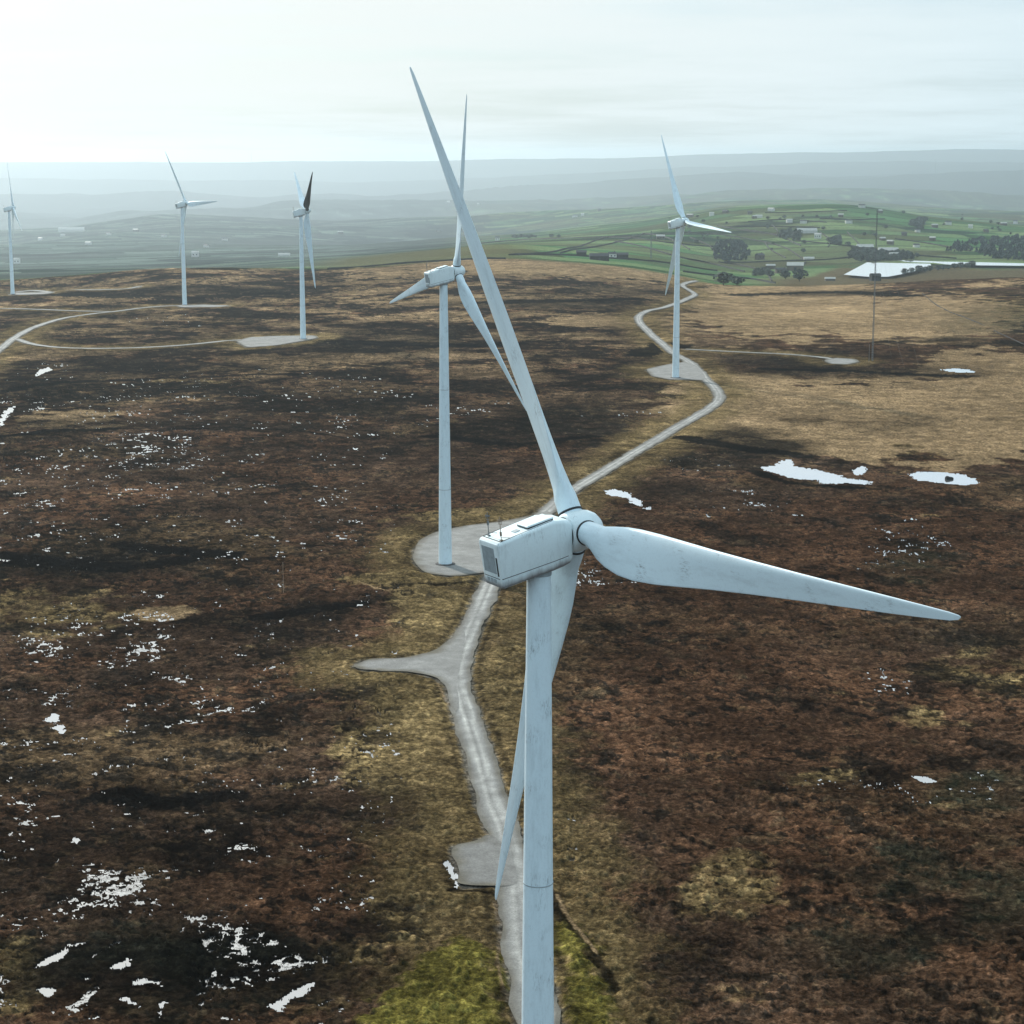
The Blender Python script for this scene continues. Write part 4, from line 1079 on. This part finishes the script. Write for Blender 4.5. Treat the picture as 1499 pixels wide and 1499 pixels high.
house(1300, 371, 30, 14, 5, -.06, M_WALLS, M_ROOFP, 'grey-roofed works building right of the mast behind the reservoir', 'works building', 'works_building')
house(1310, 376, 16, 9, 4, 0, M_WALLW, M_ROOFP, 'white-roofed shed at the reservoir edge', 'shed', 'low_shed')
house(877, 381, 22, 10, 5, .05, M_STONE, M_ROOFD, 'dark barn in the middle of the ridge farm', 'barn', 'barn', door=True)
house(851, 374, 12, 8, 4, 0, M_STONE, M_ROOFD, 'small dark barn at the left of the ridge farm', 'barn', 'barn')
house(896, 378, 9, 7, 5.5, .3, M_WALLW, M_ROOFD, 'white-gabled farmhouse of the ridge farm', win=2)
house(910, 378, 16, 8, 4.5, 0, M_STONE, M_ROOFD, 'dark barn at the right end of the ridge farm', 'barn', 'barn')
house(967, 350, 14, 9, 5, 0, M_WALLS, M_ROOFP, 'pale-roofed house between ridge mast and turbine tower', win=3)
house(1112, 380, 12, 9, 7, .7, M_WALLS, M_ROOFD, 'steep-gabled stone house right of the dark wood', win=2)
house(728, 352, 9, 8, 6, 0, M_WALLW, M_ROOFD, 'tiny white house at the left end of the middle ridge', win=2)
house(105, 339, 70, 20, 6, 0, M_WALLW, M_ROOFP, 'long white building in the hazy valley at the left', 'warehouse', 'warehouse')
house(286, 376, 14, 10, 9, 0, M_WALLW, M_ROOFP, 'white house behind the distant left turbine tower', win=2)
house(25, 386, 12, 9, 9, 0, M_WALLW, M_ROOFP, 'white house beside the tower of the farthest turbine', win=2)
house(416, 375, 24, 10, 3.5, 0, M_WALLW, M_ROOFP, 'low white shed in the haze left of the V-bladed turbine', 'shed', 'low_shed')
far = [(1155, 326), (1175, 327), (1244, 327), (1260, 304), (1290, 312), (1368, 333), (1390, 329), (1420, 334), (1470, 330), (1485, 328), (1445, 340), (1345, 340), (1097, 314), (1060, 312),
       (1105, 320), (1112, 319), (1040, 316), (1130, 309), (1230, 318), (1325, 345), (1290, 352), (1305, 358), (1340, 362), (1366, 352), (840, 318), (852, 316), (1010, 318), (878, 309),
       (160, 344), (200, 339), (240, 347), (60, 352), (130, 358), (330, 352), (500, 342), (655, 296), (90, 346), (300, 362), (640, 340), (700, 300)]
for px, py in far:
    house(px + random.uniform(-2, 2), py, random.uniform(8, 14), 7, random.uniform(4, 6), random.uniform(-.7, .7), random.choice([M_WALLW, M_WALLS, M_WALLW]), random.choice([M_ROOFD, M_ROOFP]),
          'tiny house far off in the hazy valley', 'house', 'farmhouse', 'houses scattered through the far valley')

# ------------------------------------------------------------------ air
HAZE_R = 46000; hz0, hz1 = float(GZ.min()) - 1.5, max(float(GZ.max()) + 12, 132.0)
m_h = bpy.data.materials.new('haze_air'); m_h.use_nodes = True; t = m_h.node_tree
for n in list(t.nodes): t.nodes.remove(n)
o_ = t.nodes.new('ShaderNodeOutputMaterial'); pv_ = t.nodes.new('ShaderNodeVolumePrincipled')
pv_.inputs['Color'].default_value = (.73, .87, .96, 1); pv_.inputs['Density'].default_value = 4.8e-5; pv_.inputs['Anisotropy'].default_value = .66
t.links.new(pv_.outputs[0], o_.inputs['Volume'])
hb_ = MB().box((0, 0, (hz0 + hz1) / 2), (2 * HAZE_R, 2 * HAZE_R, hz1 - hz0)).build('haze', m_h)
tag(hb_, 'pale blue haze hanging over the whole valley', kind='stuff')

# ------------------------------------------------------------------ sky and sun
SUN_AZ, SUN_EL = radians(-31), radians(28)         # azimuth from +y towards +x
W = bpy.data.worlds.new('World'); S.world = W; W.use_nodes = True; t = W.node_tree
for n in list(t.nodes): t.nodes.remove(n)
wo = t.nodes.new('ShaderNodeOutputWorld'); bg = t.nodes.new('ShaderNodeBackground')
sky = t.nodes.new('ShaderNodeTexSky'); sky.sky_type = 'NISHITA'; sky.sun_disc = False
sky.sun_elevation = SUN_EL; sky.sun_rotation = SUN_AZ; sky.air_density = 1.0; sky.dust_density = 3; sky.ozone_density = 2
tc = t.nodes.new('ShaderNodeTexCoord'); sp = t.nodes.new('ShaderNodeSeparateXYZ'); t.links.new(tc.outputs['Generated'], sp.inputs[0])
ad = t.nodes.new('ShaderNodeMath'); ad.operation = 'MAXIMUM'; t.links.new(sp.outputs[2], ad.inputs[0]); ad.inputs[1].default_value = 0.0
ad2 = t.nodes.new('ShaderNodeMath'); ad2.operation = 'ADD'; t.links.new(ad.outputs[0], ad2.inputs[0]); ad2.inputs[1].default_value = .05
vd = t.nodes.new('ShaderNodeVectorMath'); vd.operation = 'DIVIDE'; t.links.new(tc.outputs['Generated'], vd.inputs[0])
cb = t.nodes.new('ShaderNodeCombineXYZ')
for i in range(3): t.links.new(ad2.outputs[0], cb.inputs[i])
t.links.new(cb.outputs[0], vd.inputs[1])
mp = t.nodes.new('ShaderNodeMapping'); mp.inputs['Scale'].default_value = (.42, .42, 0); mp.inputs['Rotation'].default_value = (0, 0, .15); mp.inputs['Location'].default_value = (2.3, .7, 0)
t.links.new(vd.outputs[0], mp.inputs[0])
cn = noise(t, 1.0, 7, .58, mp.outputs[0])
cl = ramp(t, cn.outputs[0], [(.36, .68), (.52, .93), (.64, 1.0)])
skys = t.nodes.new('ShaderNodeVectorMath'); skys.operation = 'SCALE'; skys.inputs[3].default_value = 1.0; t.links.new(mix(t, 1.0, sky.outputs[0], (.58, .90, 1.3), 'MULTIPLY'), skys.inputs[0])
# veil of thin cloud: brighter towards the sun
sd = (sin(SUN_AZ) * cos(SUN_EL), cos(SUN_AZ) * cos(SUN_EL), sin(SUN_EL))
dp = t.nodes.new('ShaderNodeVectorMath'); dp.operation = 'DOT_PRODUCT'; dp.inputs[1].default_value = sd; t.links.new(tc.outputs['Generated'], dp.inputs[0])
vr = t.nodes.new('ShaderNodeValToRGB'); t.links.new(dp.outputs['Value'], vr.inputs[0])
e = vr.color_ramp.elements; e[0].position = 0.0; e[0].color = (6.0, 7.5, 8.3, 1); e[1].position = 1.0; e[1].color = (9.2, 9.0, 8.3, 1)
k_ = e.new(.54); k_.color = (5.6, 7.3, 8.1, 1); k_ = e.new(.70); k_.color = (7.1, 8.0, 8.25, 1); k_ = e.new(.83); k_.color = (7.8, 8.2, 8.0, 1)
mxn = mix(t, cl.outputs[0], skys.outputs[0], vr.outputs[0])
t.links.new(mxn, bg.inputs['Color']); bg.inputs['Strength'].default_value = .104
t.links.new(bg.outputs[0], wo.inputs[0])
sl = bpy.data.lights.new('sun', 'SUN'); so = bpy.data.objects.new('sun', sl); COL.objects.link(so)
sl.energy = 3.6; sl.angle = radians(2.0); sl.color = (1.0, .95, .86)
so.rotation_euler = Vector(sd).to_track_quat('Z', 'Y').to_euler()

S.view_settings.view_transform = 'Standard'; S.view_settings.look = 'None'; S.view_settings.gamma = 1; S.view_settings.exposure = .16
S.view_settings.use_curve_mapping = False
S.cycles.max_bounces = 6; S.cycles.diffuse_bounces = 2; S.cycles.volume_bounces = 1; S.cycles.glossy_bounces = 3
S.cycles.use_denoising = DN
